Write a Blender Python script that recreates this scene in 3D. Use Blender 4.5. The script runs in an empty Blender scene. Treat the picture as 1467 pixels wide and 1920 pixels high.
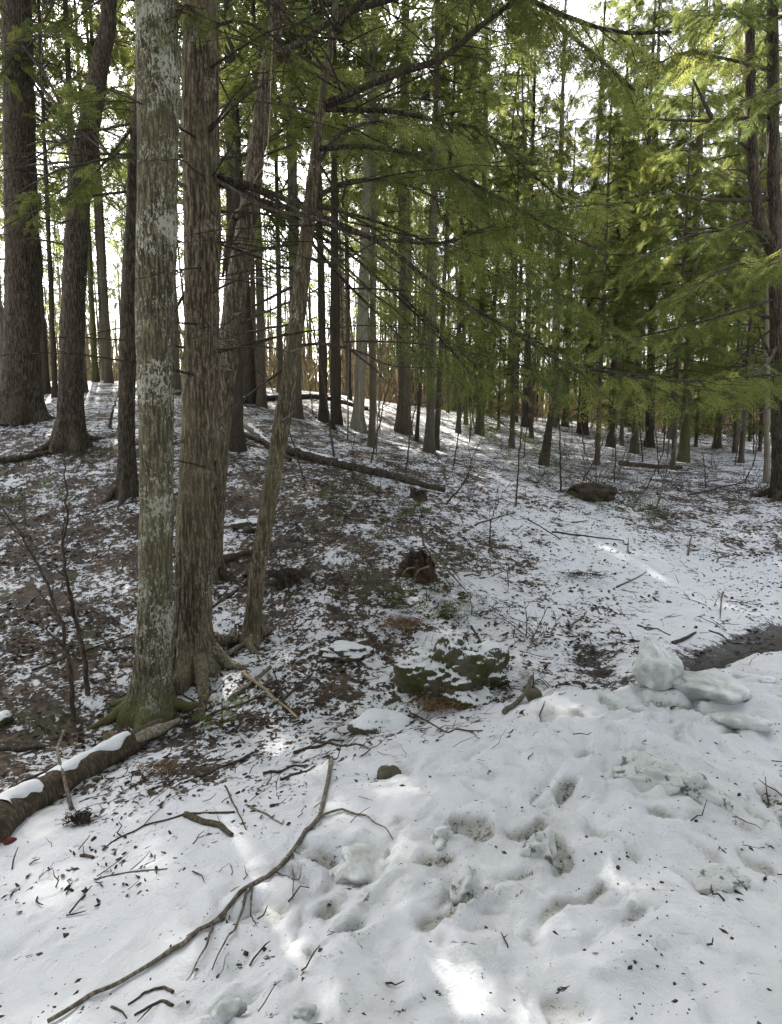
import bpy, math, random
import numpy as np
from mathutils import Vector, Matrix

random.seed(7)
rng = np.random.default_rng(7)
scene = bpy.context.scene
COL = scene.collection

# ------------------------------------------------------------------ camera, sky, sun, exposure
CAM_Z = 1.6
FPX = 1144.0                      # focal length in pixels of the 1467x1920 photograph
PITCH = math.atan(130.0 / FPX)    # looking slightly down
cam_d = bpy.data.cameras.new("camera")
cam_d.sensor_fit = 'VERTICAL'
cam_d.sensor_height = 24.0
cam_d.lens = 12.0 / (960.0 / FPX)
cam_d.clip_start = 0.05
cam_d.clip_end = 600.0
cam = bpy.data.objects.new("camera", cam_d)
COL.objects.link(cam)
cam.location = (0, 0, CAM_Z)
cam.rotation_euler = (math.pi / 2 - PITCH, 0, 0)
scene.camera = cam

SUN_AZ = math.radians(-24)        # from +Y, negative is to the left
SUN_EL = math.radians(47)
world = bpy.data.worlds.new("World")
scene.world = world
world.use_nodes = True
wn = world.node_tree
wn.nodes.clear()
sky = wn.nodes.new('ShaderNodeTexSky')
sky.sky_type = 'NISHITA'
sky.sun_disc = False
sky.sun_elevation = SUN_EL
sky.sun_rotation = SUN_AZ
sky.air_density = 1.0
sky.dust_density = 4.0
sky.ozone_density = 1.0
hsv = wn.nodes.new('ShaderNodeHueSaturation')
hsv.inputs['Saturation'].default_value = 0.34
bg = wn.nodes.new('ShaderNodeBackground')
bg.inputs['Strength'].default_value = 0.15
wo = wn.nodes.new('ShaderNodeOutputWorld')
wn.links.new(sky.outputs[0], hsv.inputs['Color'])
wn.links.new(hsv.outputs[0], bg.inputs[0])
wn.links.new(bg.outputs[0], wo.inputs[0])

sun_d = bpy.data.lights.new("sun", 'SUN')
sun_d.energy = 5.0
sun_d.angle = math.radians(0.6)
sun_d.color = (1.0, 0.95, 0.86)
sun = bpy.data.objects.new("sun", sun_d)
COL.objects.link(sun)
sdir = Vector((math.sin(SUN_AZ) * math.cos(SUN_EL), math.cos(SUN_AZ) * math.cos(SUN_EL), math.sin(SUN_EL)))
sun.rotation_euler = (-sdir).to_track_quat('-Z', 'Y').to_euler()
sun.location = sdir * 40

scene.view_settings.view_transform = 'Standard'
scene.view_settings.look = 'None'
scene.view_settings.exposure = 2.05
scene.view_settings.gamma = 1.0
scene.view_settings.use_curve_mapping = False
scene.render.engine = 'CYCLES'
scene.cycles.max_bounces = 4
scene.cycles.diffuse_bounces = 3
scene.cycles.glossy_bounces = 2
scene.cycles.transmission_bounces = 3
scene.cycles.use_denoising = True
scene.cycles.use_adaptive_sampling = True
scene.cycles.adaptive_threshold = 0.025
scene.cycles.denoiser = 'OPENIMAGEDENOISE'
scene.cycles.denoising_input_passes = 'RGB_ALBEDO_NORMAL'
scene.cycles.denoising_prefilter = 'NONE'

# ------------------------------------------------------------------ numeric helpers
_perm = rng.permutation(256)
_perm = np.concatenate([_perm, _perm, _perm])
_grad = rng.normal(size=(256, 3))
_grad /= np.linalg.norm(_grad, axis=1)[:, None]

def perlin(p):
    p = np.asarray(p, dtype=np.float64)
    i = np.floor(p).astype(np.int64)
    f = p - i
    i &= 255
    u = f * f * f * (f * (f * 6 - 15) + 10)
    out = np.zeros(len(p))
    for dx in (0, 1):
        wx = u[:, 0] if dx else 1 - u[:, 0]
        a = _perm[(i[:, 0] + dx) & 255]
        for dy in (0, 1):
            wy = u[:, 1] if dy else 1 - u[:, 1]
            b = _perm[a + ((i[:, 1] + dy) & 255)]
            for dz in (0, 1):
                wz = u[:, 2] if dz else 1 - u[:, 2]
                g = _grad[_perm[b + ((i[:, 2] + dz) & 255)]]
                out += wx * wy * wz * (g[:, 0] * (f[:, 0] - dx) + g[:, 1] * (f[:, 1] - dy) + g[:, 2] * (f[:, 2] - dz))
    return out * 1.6

def nz(x, y, s, off=0.0):
    return perlin(np.stack([np.ravel(x) * s + off, np.ravel(y) * s - off * .7, np.full(np.size(x), off * 1.31 + .37)], 1)).reshape(np.shape(x))

def norm(v):
    return v / np.maximum(np.linalg.norm(v, axis=-1, keepdims=True), 1e-9)

CP, SP = math.cos(PITCH), math.sin(PITCH)
def ray(px, py):
    u = (px - 733.5) / FPX
    v = -(py - 960.0) / FPX
    d = np.array([u, CP + v * SP, -SP + v * CP])
    return d / d[1]
def P(px, py, Y):
    """the point at distance Y in front of the camera that the photograph shows at a pixel"""
    return np.array([0, 0, CAM_Z]) + ray(px, py) * Y

# ------------------------------------------------------------------ terrain
_ctrl = [(0, 1920, 1.75), (400, 1920, 1.62), (800, 1920, 1.5), (1200, 1920, 1.5), (1467, 1920, 1.55),
         (0, 1700, 2.3), (400, 1700, 2.1), (800, 1680, 2.05), (1200, 1680, 2.05), (1467, 1680, 2.1),
         (0, 1540, 3.0), (300, 1480, 3.15), (600, 1450, 3.1), (900, 1450, 2.8), (1200, 1450, 2.75), (1467, 1450, 2.85),
         (1050, 1295, 3.6), (1250, 1290, 3.6), (1450, 1250, 3.9), (1440, 1215, 4.9), (1300, 1240, 4.6), (1130, 1265, 4.35),
         (280, 1335, 4.4), (100, 1330, 4.3), (0, 1300, 4.45), (500, 1320, 4.25), (680, 1350, 3.95), (820, 1330, 4.0), (950, 1310, 3.9),
         (365, 1240, 4.95), (470, 1195, 5.3), (800, 1240, 4.75), (1000, 1190, 5.1), (1150, 1180, 5.3), (650, 1200, 5.1),
         (0, 1120, 5.9), (150, 1100, 6.1), (395, 1075, 6.5), (600, 1080, 6.3), (790, 1085, 6.2), (1000, 1060, 6.9), (1200, 1060, 7.2), (1440, 1080, 7.2),
         (0, 960, 7.8), (240, 925, 8.2), (500, 960, 8.0), (700, 950, 8.3), (900, 950, 8.9), (1100, 960, 9.3), (1300, 960, 9.6), (1460, 940, 10.2),
         (130, 832, 9.8), (45, 782, 11.3), (-150, 800, 11), (445, 842, 10.4), (600, 870, 10.0), (800, 880, 10.6), (950, 870, 12.0), (1200, 890, 12.6), (1400, 890, 12.4), (1650, 900, 12),
         (200, 716, 17), (0, 722, 16), (-250, 735, 16), (335, 735, 15.5), (490, 755, 15), (640, 742, 20), (690, 805, 14.5), (760, 808, 15.5), (807, 845, 12.8),
         (900, 800, 19), (1050, 812, 21), (1200, 835, 20), (1280, 864, 15.5), (1420, 850, 18), (1700, 850, 18),
         (1000, 782, 30), (1250, 805, 32), (1467, 815, 32), (1800, 815, 32)]
_cw = np.array([P(*c) for c in _ctrl])
_anch = np.array([(-3, -1, .10), (3, -1, .12), (0, 0.3, .08), (-6, 1.5, -.25), (6, 1.5, .3), (-4, -8, .1), (4, -8, .2), (-12, 4, -.6), (12, 4, .5),
                  (-16, 11, 1.6), (-8, 28, 3.3), (0, 32, 3.2), (-24, 24, 3.4), (-30, 45, 2.0), (0, 52, 2.2), (30, 50, 2.6), (-50, 5, .5), (50, 5, .8),
                  (-60, 90, 0.5), (0, 95, 1.0), (60, 90, 2.0), (-40, -40, 0), (40, -40, 0), (90, 40, 2), (-90, 40, 1)])
_pts = np.concatenate([_cw, _anch])
def _tps_k(a, b):
    d2 = ((a[:, None, :] - b[None, :, :]) ** 2).sum(-1)
    return np.where(d2 > 1e-12, d2 * np.log(np.maximum(d2, 1e-12)) * .5, 0)
_n = len(_pts)
_A = np.zeros((_n + 3, _n + 3))
_A[:_n, :_n] = _tps_k(_pts[:, :2], _pts[:, :2]) + np.eye(_n) * 0.05
_A[:_n, _n] = 1; _A[:_n, _n + 1:] = _pts[:, :2]
_A[_n, :_n] = 1; _A[_n + 1:, :_n] = _pts[:, :2].T
_w = np.linalg.solve(_A, np.concatenate([_pts[:, 2], np.zeros(3)]))
def ground_z(x, y):
    x = np.asarray(x, float); sh = x.shape
    q = np.stack([x.ravel(), np.asarray(y, float).ravel()], 1)
    out = np.empty(len(q))
    for s in range(0, len(q), 40000):
        k = _tps_k(q[s:s + 40000], _pts[:, :2])
        out[s:s + 40000] = k @ _w[:_n] + _w[_n] + q[s:s + 40000] @ _w[_n + 1:]
    return out.reshape(sh)

_ys = 1.2 * 1.012 ** np.arange(0, 350)
def G(px, py):
    """where the line of sight of a photo pixel meets the smooth ground"""
    d = ray(px, py)
    zz = CAM_Z + d[2] * _ys - ground_z(d[0] * _ys, _ys)
    j = np.argmax(zz < 0)
    if zz[j] >= 0: j = len(_ys) - 1
    j = max(j, 1)
    t = zz[j - 1] / (zz[j - 1] - zz[j])
    Y = _ys[j - 1] + t * (_ys[j] - _ys[j - 1])
    p = d * Y
    return np.array([p[0], Y, float(ground_z(p[0], Y))])

def idw(tab):
    """a smooth map of a value over the ground from points read off the photograph"""
    w = np.array([G(a, b) for a, b, _ in tab]); v = np.array([c for _, _, c in tab], float)
    def key(x, y):
        yy = np.maximum(y, .6)
        return np.stack([x / (yy + 1.0) * 2.2, np.log(yy + 1.0) * 2.0], -1)
    kw = key(w[:, 0], w[:, 1])
    def f(x, y):
        q = key(np.ravel(x), np.ravel(y)); o = np.empty(len(q))
        for s in range(0, len(q), 40000):
            d2 = ((q[s:s + 40000, None] - kw[None]) ** 2).sum(-1) + 1e-3
            ww = d2 ** -1.8
            o[s:s + 40000] = (ww * v).sum(1) / ww.sum(1)
        return o.reshape(np.shape(x))
    return f
litter_f = idw([(100, 1000, .60), (100, 900, .57), (100, 1200, .60), (30, 1350, .55), (200, 1400, .52), (330, 1430, .5), (500, 1400, .42), (200, 1620, .2), (60, 1620, .22), (400, 1560, .2), (600, 1500, .16),
                (300, 1750, .06), (50, 1800, .03), (0, 1900, 0), (700, 1370, .36), (600, 1270, .5), (640, 1100, .57), (550, 950, .60), (500, 800, .55), (700, 870, .55), (850, 1010, .54), (850, 880, .52), (950, 900, .42),
                (1000, 1000, .34), (1150, 1050, .26), (1300, 1080, .22), (1400, 1000, .42), (1300, 950, .52), (1400, 905, .5), (1200, 885, .5), (1300, 865, .44), (1000, 850, .44), (1100, 830, .5), (1300, 1150, .18), (1000, 1150, .31),
                (950, 1260, .4), (1100, 1200, .34), (1400, 1130, .28), (700, 1600, .02), (1000, 1500, .02), (1300, 1400, .02), (1400, 1600, .1), (1000, 1750, .03), (1300, 1850, .02), (1200, 1320, .02), (900, 1400, .1), (800, 1330, .4), (200, 740, .5), (600, 780, .55), (1250, 820, .5)])
bank_f = idw([(1000, 1500, 1), (1200, 1350, .95), (1400, 1450, .75), (1400, 1700, .6), (1100, 1700, .8), (800, 1700, 1), (650, 1650, 1), (500, 1850, .8), (300, 1800, .4), (100, 1850, .3), (200, 1620, .12), (450, 1550, .15), (650, 1450, .3),
              (800, 1400, .6), (1100, 1285, .8), (700, 1250, 0), (300, 1300, 0), (1200, 1150, 0), (1000, 1200, 0), (1400, 1050, 0), (100, 1000, 0), (700, 900, 0), (1300, 900, 0), (1440, 1260, .8), (900, 1330, .3)])
dirt_f = idw([(1400, 1530, .8), (1350, 1560, .7), (1360, 1650, .6), (1260, 1470, .55), (1010, 1590, .6), (830, 1590, .6), (870, 1640, .5), (705, 1880, .6), (710, 1780, .4), (1050, 1640, .6), (900, 1800, .5), (960, 1830, .4), (1280, 1700, .5), (1230, 1350, .1), (900, 1480, .05), (1150, 1550, .1), (1150, 1750, .1), (1400, 1780, .02), (1300, 1880, .02), (1100, 1880, .1), (800, 1800, .05), (600, 1800, .05), (400, 1800, 0), (200, 1800, 0), (1100, 1380, .05), (1440, 1400, .15), (700, 1650, .35), (600, 1650, .1), (500, 1900, .05), (500, 1500, .05)])
ditch_f = idw([(1467, 1175, 1), (1430, 1200, 1), (1380, 1215, 1), (1330, 1230, 1), (1280, 1245, 1), (1160, 1272, .75), (1125, 1245, .78), (1100, 1215, .7), (1080, 1195, .5), (1230, 1270, .6),
               (1467, 1130, 0), (1400, 1150, 0), (1300, 1180, 0), (1200, 1205, 0), (1150, 1195, 0), (1040, 1200, 0), (1060, 1260, 0), (1100, 1310, 0), (1250, 1310, 0), (1350, 1275, 0), (1430, 1240, 0), (1467, 1225, 0), (900, 1200, 0), (800, 1500, 0), (1200, 1000, 0), (1000, 900, 0), (500, 1200, 0), (1400, 1000, 0), (1000, 1100, 0), (1200, 1600, 0), (200, 1500, 0), (1210, 1240, 0.1), (1000, 1260, 0), (1180, 1240, .1)])

def ground_detail(x, y):
    """relief on top of the smooth ground; lumps in the melting bank, leaf-litter roughness on the slope"""
    bk = np.clip(bank_f(x, y), 0, 1)
    near = np.clip((14 - y) / 8, 0, 1) * np.clip((9 - np.abs(x)) / 3, 0, 1)
    wx = x + .16 * nz(x, y, 2.1, 3.3); wy = y + .16 * nz(x, y, 2.1, 9.1)
    vx = wx + .05 * nz(x, y, 7.3, 15.3); vy = wy + .05 * nz(x, y, 7.3, 19.1)
    b1 = np.abs(nz(wx, wy, 1.9, 1.7)); b2 = np.abs(nz(vx, vy, 5.6, 5.2)); b3 = np.abs(nz(vx, vy, 12.5, 8.4))
    pn = np.clip((nz(vx, vy, 6.0, 14.1) - .33) / .14, 0, 1); pits = pn * pn * (3 - 2 * pn)
    rg = np.clip(1 - np.abs(nz(vx, vy, 3.4, 25.7)) * 2.4, 0, 1) ** 2; rg2 = np.clip(1 - np.abs(nz(vx, vy, 9.0, 27.7)) * 2.2, 0, 1) ** 2
    patch = np.clip(.55 + 1.1 * nz(x, y, 1.5, 44.0), .12, 1.15)
    lump = .09 * nz(wx, wy, 1.1, 21.0) + .06 * (np.minimum(b1, .42) - .2) + patch * (.085 * (b2 - .2) + .045 * (b3 - .2) + .012 * nz(vx, vy, 24, 2.9)) + np.clip(1.1 - patch, 0, 1) * (.05 * rg + .018 * rg2) - .030 * pits
    rough = .018 * nz(x, y, 6, 31.0) + .012 * nz(x, y, 15, 37.0) + .05 * nz(x, y, 1.1, 40.0)
    gentle = .010 * nz(x, y, 3.0, 51.0) + .003 * nz(x, y, 12, 52.0)
    lit = np.clip(litter_f(x, y) * 2.2, 0, 1)
    return near * (bk * lump + (1 - bk) * (lit * rough + (1 - lit) * gentle)) - .10 * np.clip(ditch_f(x, y), 0, 1) * near, bk
def gz(x, y):
    return ground_z(x, y) + ground_detail(np.atleast_1d(np.asarray(x, float)), np.atleast_1d(np.asarray(y, float)))[0].reshape(np.shape(x))
def GG(px, py, lift=0.0):
    p = G(px, py)
    p[2] = float(gz(np.array([p[0]]), np.array([p[1]]))[0]) + lift
    return p

# ------------------------------------------------------------------ node material helpers
class NT:
    def __init__(s, name):
        s.m = bpy.data.materials.new(name); s.m.use_nodes = True
        s.t = s.m.node_tree; s.t.nodes.clear()
        s.out = s.n('ShaderNodeOutputMaterial')
    def n(s, typ, **kw):
        nd = s.t.nodes.new(typ)
        for k, v in kw.items(): setattr(nd, k, v)
        return nd
    def l(s, a, b): s.t.links.new(a, b)
    def setin(s, node, key, val):
        sock = node.inputs[key]
        if hasattr(val, 'is_output') or isinstance(val, bpy.types.NodeSocket): s.l(val, sock)
        else: sock.default_value = val
    def math(s, op, a, b=None, c=None, clamp=False):
        nd = s.n('ShaderNodeMath', operation=op); nd.use_clamp = clamp
        s.setin(nd, 0, a)
        if b is not None: s.setin(nd, 1, b)
        if c is not None: s.setin(nd, 2, c)
        return nd.outputs[0]
    def mix(s, f, a, b):
        nd = s.n('ShaderNodeMix', data_type='RGBA')
        s.setin(nd, 0, f)
        s.setin(nd, 6, a if not isinstance(a, tuple) else (*a, 1)); s.setin(nd, 7, b if not isinstance(b, tuple) else (*b, 1))
        return nd.outputs[2]
    def coord(s, which='Object', scale=(1, 1, 1)):
        tc = s.n('ShaderNodeTexCoord'); mp = s.n('ShaderNodeMapping')
        mp.inputs['Scale'].default_value = scale
        s.l(tc.outputs[which], mp.inputs[0])
        return mp.outputs[0]
    def noise(s, vec, scale, detail=4, rough=.55, dist=0.0):
        nd = s.n('ShaderNodeTexNoise')
        s.l(vec, nd.inputs['Vector'])
        nd.inputs['Scale'].default_value = scale; nd.inputs['Detail'].default_value = detail
        nd.inputs['Roughness'].default_value = rough; nd.inputs['Distortion'].default_value = dist
        return nd.outputs[0]
    def vor(s, vec, scale, feature='F1', out=0):
        nd = s.n('ShaderNodeTexVoronoi', feature=feature)
        s.l(vec, nd.inputs['Vector']); nd.inputs['Scale'].default_value = scale
        return nd.outputs[out]
    def ramp(s, f, a, b):
        nd = s.n('ShaderNodeMapRange', interpolation_type='SMOOTHSTEP')
        s.setin(nd, 0, f); s.setin(nd, 1, a); s.setin(nd, 2, b)
        return nd.outputs[0]
    def attr(s, name):
        return s.n('ShaderNodeAttribute', attribute_name=name).outputs['Fac']
    def bump(s, h, dist, strength=1.0, prev=None):
        nd = s.n('ShaderNodeBump')
        nd.inputs['Strength'].default_value = strength; nd.inputs['Distance'].default_value = dist
        s.l(h, nd.inputs['Height'])
        if prev is not None: s.l(prev, nd.inputs['Normal'])
        return nd.outputs[0]
    def pbr(s, col, rough=.9, normal=None, spec=.3, sss=0.0, sssr=(1, 1, 1), ssss=.02):
        b = s.n('ShaderNodeBsdfPrincipled')
        s.setin(b, 'Base Color', (*col, 1) if isinstance(col, tuple) else col)
        s.setin(b, 'Roughness', rough)
        s.setin(b, 'Specular IOR Level', spec)
        if sss:
            b.inputs['Subsurface Weight'].default_value = sss
            b.inputs['Subsurface Radius'].default_value = sssr
            b.inputs['Subsurface Scale'].default_value = ssss
        if normal is not None: s.l(normal, b.inputs['Normal'])
        s.l(b.outputs[0], s.out.inputs[0])
        return b

def bark(name, dark, light, lichen=0.0, moss=0.0, lichen_col=(.40, .41, .35), furrow=1.0, moss_z=.5):
    t = NT(name)
    v = t.coord('Object', (1, 1, .15))
    v1 = t.coord('Object')
    n1 = t.noise(v, 52, 4, .62, .35)
    n2 = t.noise(v, 9, 3, .6)
    n3 = t.noise(v1, 60, 3, .6)
    fur = t.math('MULTIPLY', t.ramp(n1, .40, .62), t.ramp(t.noise(t.coord('Object', (1, 1, .35)), 70, 4, .7, .3), .30, .62))
    c = t.mix(fur, dark, light)
    c = t.mix(t.math('MULTIPLY', t.ramp(n2, .5, .72), .3), c, tuple(x * .8 for x in dark))
    c = t.mix(t.math('MULTIPLY', t.ramp(t.noise(v1, 1.7, 3, .6), .45, .7), .35), c, tuple(x * y for x, y in zip(light, (.75, .8, .66))))
    if lichen > 0:
        la = t.noise(v1, 3.6, 4, .65); lb = t.noise(t.coord('Object', (1, 1, .5)), 62, 4, .75)
        lm = t.ramp(t.math('ADD', t.math('MULTIPLY', la, .9), t.math('MULTIPLY', lb, 1.0)), 1.14 - lichen * .15, 1.20 - lichen * .13)
        c = t.mix(t.math('MULTIPLY', lm, .75), c, lichen_col)
        gl = t.ramp(t.noise(v1, 2.2, 2, .5), .42, .62)
        c = t.mix(t.math('MULTIPLY', gl, .22), c, (.13, .125, .065))
    if moss > 0:
        sep = t.n('ShaderNodeSeparateXYZ'); t.l(v1, sep.inputs[0])
        hz = t.n('ShaderNodeMapRange'); t.l(sep.outputs[2], hz.inputs[0]); hz.inputs[1].default_value = moss_z; hz.inputs[2].default_value = 0.0
        mm = t.ramp(t.math('ADD', t.math('MULTIPLY', hz.outputs[0], moss), t.noise(v1, 11, 4, .7)), .95, 1.25)
        c = t.mix(t.math('MULTIPLY', mm, .85), c, (.078, .076, .026))
    h = t.math('ADD', t.math('MULTIPLY', fur, .7), t.math('MULTIPLY', n3, .35))
    t.pbr(c, .92, t.bump(h, .010 * furrow, .9), .2)
    return t.m

M = {}
M['bark_hemlock'] = bark('bark_hemlock', (.036, .028, .019), (.262, .210, .148), lichen=.25, lichen_col=(.32, .31, .26))
M['bark_lichen'] = bark('bark_lichen', (.034, .028, .018), (.220, .188, .125), lichen=1.0, moss=.75, moss_z=.75, lichen_col=(.42, .42, .35))
M['bark_slim'] = bark('bark_slim', (.045, .036, .023), (.230, .185, .120), lichen=.3, moss=.25, moss_z=1.2)
M['bark_dark'] = bark('bark_dark', (.018, .014, .010), (.115, .090, .064))
M['bark_far'] = bark('bark_far', (.045, .036, .026), (.165, .135, .098), lichen=.15)
M['bark_pale'] = bark('bark_pale', (.13, .112, .085), (.31, .275, .215), lichen=.5, moss=.5, moss_z=.6, furrow=.5)
M['bark_moss'] = bark('bark_moss', (.06, .052, .03), (.20, .17, .10), lichen=.3, moss=.9, moss_z=.9)
M['twig'] = bark('twig', (.030, .022, .017), (.105, .082, .064), furrow=.3)
M['twig_grey'] = bark('twig_grey', (.060, .050, .040), (.20, .170, .135), lichen=.3, furrow=.35)
M['twig_pale'] = bark('twig_pale', (.22, .17, .11), (.42, .34, .24), furrow=.3)
M['log_bark'] = bark('log_bark', (.040, .031, .021), (.13, .10, .065), moss=.35, moss_z=.3)
M['log_wood'] = bark('log_wood', (.20, .15, .095), (.42, .34, .235), furrow=.5)

def needle_mat(name, dark, light, trans):
    t = NT(name)
    tone = t.attr('tone')
    c = t.mix(tone, dark, light)
    d = t.n('ShaderNodeBsdfDiffuse'); t.l(c, d.inputs[0])
    tr = t.n('ShaderNodeBsdfTranslucent')
    hs = t.n('ShaderNodeHueSaturation'); hs.inputs['Hue'].default_value = .48; hs.inputs['Value'].default_value = 1.5; t.l(c, hs.inputs['Color']); t.l(hs.outputs[0], tr.inputs[0])
    mx = t.n('ShaderNodeMixShader'); mx.inputs[0].default_value = trans
    t.l(d.outputs[0], mx.inputs[1]); t.l(tr.outputs[0], mx.inputs[2])
    t.l(mx.outputs[0], t.out.inputs[0])
    return t.m
M['needles'] = needle_mat('needles', (.046, .072, .026), (.180, .200, .054), .58)
M['needles_far'] = needle_mat('needles_far', (.056, .082, .028), (.180, .202, .056), .6)

# ---- forest floor: thin snow over leaf litter
def ground_mat():
    t = NT('snowy_forest_floor')
    v = t.coord('Object')
    lit = t.attr('litter'); dirt = t.attr('dirt'); dit = t.attr('ditch')
    wv = t.n('ShaderNodeVectorMath', operation='ADD')
    nn = t.n('ShaderNodeTexNoise'); t.l(v, nn.inputs['Vector']); nn.inputs['Scale'].default_value = 7; nn.inputs['Detail'].default_value = 2
    sc = t.n('ShaderNodeVectorMath', operation='SCALE'); t.l(nn.outputs['Color'], sc.inputs[0]); sc.inputs['Scale'].default_value = .10
    t.l(v, wv.inputs[0]); t.l(sc.outputs[0], wv.inputs[1])
    w = wv.outputs[0]
    big = t.noise(w, 2.3, 3, .6)
    mid = t.noise(w, 10.5, 3, .65)
    fine = t.noise(w, 30, 3, .7)
    s = t.math('ADD', t.math('MULTIPLY', big, .85), t.math('ADD', t.math('MULTIPLY', mid, 1.0), t.math('MULTIPLY', fine, 1.05)))   # mean about 1.375
    thr = t.math('ADD', t.math('MULTIPLY', lit, .92), 1.00)     # more litter -> higher threshold
    snow = t.ramp(t.math('SUBTRACT', s, thr), -.035, .045)
    # exposed litter
    cell = t.vor(w, 24, 'F1', 1)
    cs = t.n('ShaderNodeSeparateColor'); t.l(cell, cs.inputs[0])
    lc = t.mix(cs.outputs[0], (.011, .008, .006), (.060, .041, .027))
    lc = t.mix(t.math('MULTIPLY', t.ramp(cs.outputs[1], .7, .95), .7), lc, (.105, .076, .048))
    lc = t.mix(t.math('MULTIPLY', t.ramp(t.noise(w, 1.6, 3, .6), .56, .68), .55), lc, (.036, .044, .014))
    # dirty, icy snow
    dn = t.math('ADD', t.math('MULTIPLY', dirt, .8), t.math('MULTIPLY', t.noise(w, 6, 4, .7), .5))
    sc_ = t.mix(t.ramp(dn, .42, .85), (.50, .508, .530), (.30, .30, .278))
    specks = t.ramp(t.math('SUBTRACT', t.noise(v, 52, 4, .85), t.math('MULTIPLY', dirt, .20)), .305, .25)
    sc_ = t.mix(t.math('MULTIPLY', specks, .8), sc_, (.055, .045, .036))
    clod = t.ramp(t.math('ADD', t.noise(w, 15, 5, .75), t.math('MULTIPLY', dirt, .26)), .745, .80)
    sc_ = t.mix(t.math('MULTIPLY', clod, .85), sc_, (.075, .066, .055))
    c = t.mix(snow, lc, sc_)
    dm = t.ramp(t.math('ADD', dit, t.math('MULTIPLY', t.math('SUBTRACT', t.noise(t.coord('Object', (.55, 1.3, 1)), 12, 5, .8), .5), 3.0)), .46, .56)
    c = t.mix(dm, c, t.mix(t.noise(w, 40, 3, .7), (.008, .007, .006), (.034, .030, .026)))
    h = t.math('ADD', t.math('MULTIPLY', snow, .010), t.math('ADD', t.math('MULTIPLY', fine, .012), t.math('MULTIPLY', t.noise(v, 85, 4, .8), .0065)))
    rough = t.math('SUBTRACT', .85, t.math('MULTIPLY', dm, .4))
    t.pbr(c, rough, t.bump(h, 1.0, .8), .25)
    return t.m
M['ground'] = ground_mat()

def simple(name, a, b, scale=12, bumpd=.006, rough=.9, spec=.2, sss=0.0, stretch=(1, 1, 1), sssr=(.8, .9, 1), ssss=.03):
    t = NT(name); v = t.coord('Object', stretch); n = t.noise(v, scale, 5, .65, .3)
    t.pbr(t.mix(t.ramp(n, .35, .65), a, b), rough, t.bump(t.noise(v, scale * 3, 4, .6), bumpd, .8), spec, sss, sssr, ssss)
    return t.m
M['snow'] = simple('snow', (.50, .51, .53), (.58, .59, .605), 9, .006, .8, .25)
M['ice'] = simple('ice', (.28, .29, .27), (.48, .49, .495), 9, .009, .42, .5, .3)
M['rot'] = simple('rotten_wood', (.016, .011, .008), (.068, .042, .027), 22, .012, .95, .1, stretch=(1, 1, .2))
M['soil'] = simple('soil', (.012, .009, .007), (.055, .038, .026), 18, .02)
M['tan_grass'] = simple('dry_fern', (.10, .062, .035), (.24, .165, .09), 20, .002)
M['red'] = simple('red_fungus', (.055, .010, .009), (.10, .02, .016), 20, .002, .6)
M['grit'] = simple('grit', (.018, .015, .012), (.075, .062, .05), 30, .004)
M['brush_far'] = simple('brush_far', (.17, .13, .075), (.36, .29, .17), 3, .002)

def rock_mat(name, moss=1.0, snow_amt=.5):
    t = NT(name); v = t.coord('Object')
    n = t.noise(v, 7, 5, .65); f = t.noise(v, 26, 4, .7)
    c = t.mix(n, (.030, .026, .019), (.13, .115, .088))
    c = t.mix(t.math('MULTIPLY', t.ramp(t.math('ADD', n, t.math('MULTIPLY', f, .5)), .64, .84), moss), c, (.040, .042, .013))
    geo = t.n('ShaderNodeNewGeometry'); sp = t.n('ShaderNodeSeparateXYZ'); t.l(geo.outputs['Normal'], sp.inputs[0])
    sm = t.ramp(t.math('ADD', t.math('MULTIPLY', sp.outputs[2], .55), t.math('ADD', t.math('MULTIPLY', t.noise(v, 45, 4, .75), 1.0), t.math('MULTIPLY', n, .6))), 1.44 - snow_amt * .3, 1.49 - snow_amt * .3)
    c = t.mix(sm, c, (.54, .55, .57))
    t.pbr(c, .9, t.bump(t.math('ADD', f, t.math('MULTIPLY', sm, .4)), .012, .9), .2)
    return t.m
M['boulder'] = rock_mat('mossy_boulder', 1.0, 1.05)
M['rock'] = rock_mat('snowy_rock', .6, 1.25)
M['stone'] = rock_mat('bare_stone', .5, -.6)
def dirty_ice():
    t = NT('dirty_ice'); v = t.coord('Object')
    n = t.noise(v, 8, 5, .7, .5); f = t.noise(v, 34, 4, .75)
    c = t.mix(n, (.26, .265, .245), (.52, .535, .54))
    g = t.ramp(t.math('ADD', n, t.math('MULTIPLY', f, .8)), .92, 1.04)
    c = t.mix(t.math('MULTIPLY', g, .9), c, (.05, .045, .038))
    t.pbr(c, .5, t.bump(f, .008, .8), .4, .3, (.8, .9, 1), .03)
    return t.m
M['dirty_ice'] = dirty_ice()
def leaf_mat():
    t = NT('dead_leaf')
    c = t.mix(t.attr('tone'), (.012, .009, .007), (.085, .056, .034))
    t.pbr(c, .8, None, .25)
    return t.m
M['leaf'] = leaf_mat()

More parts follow.
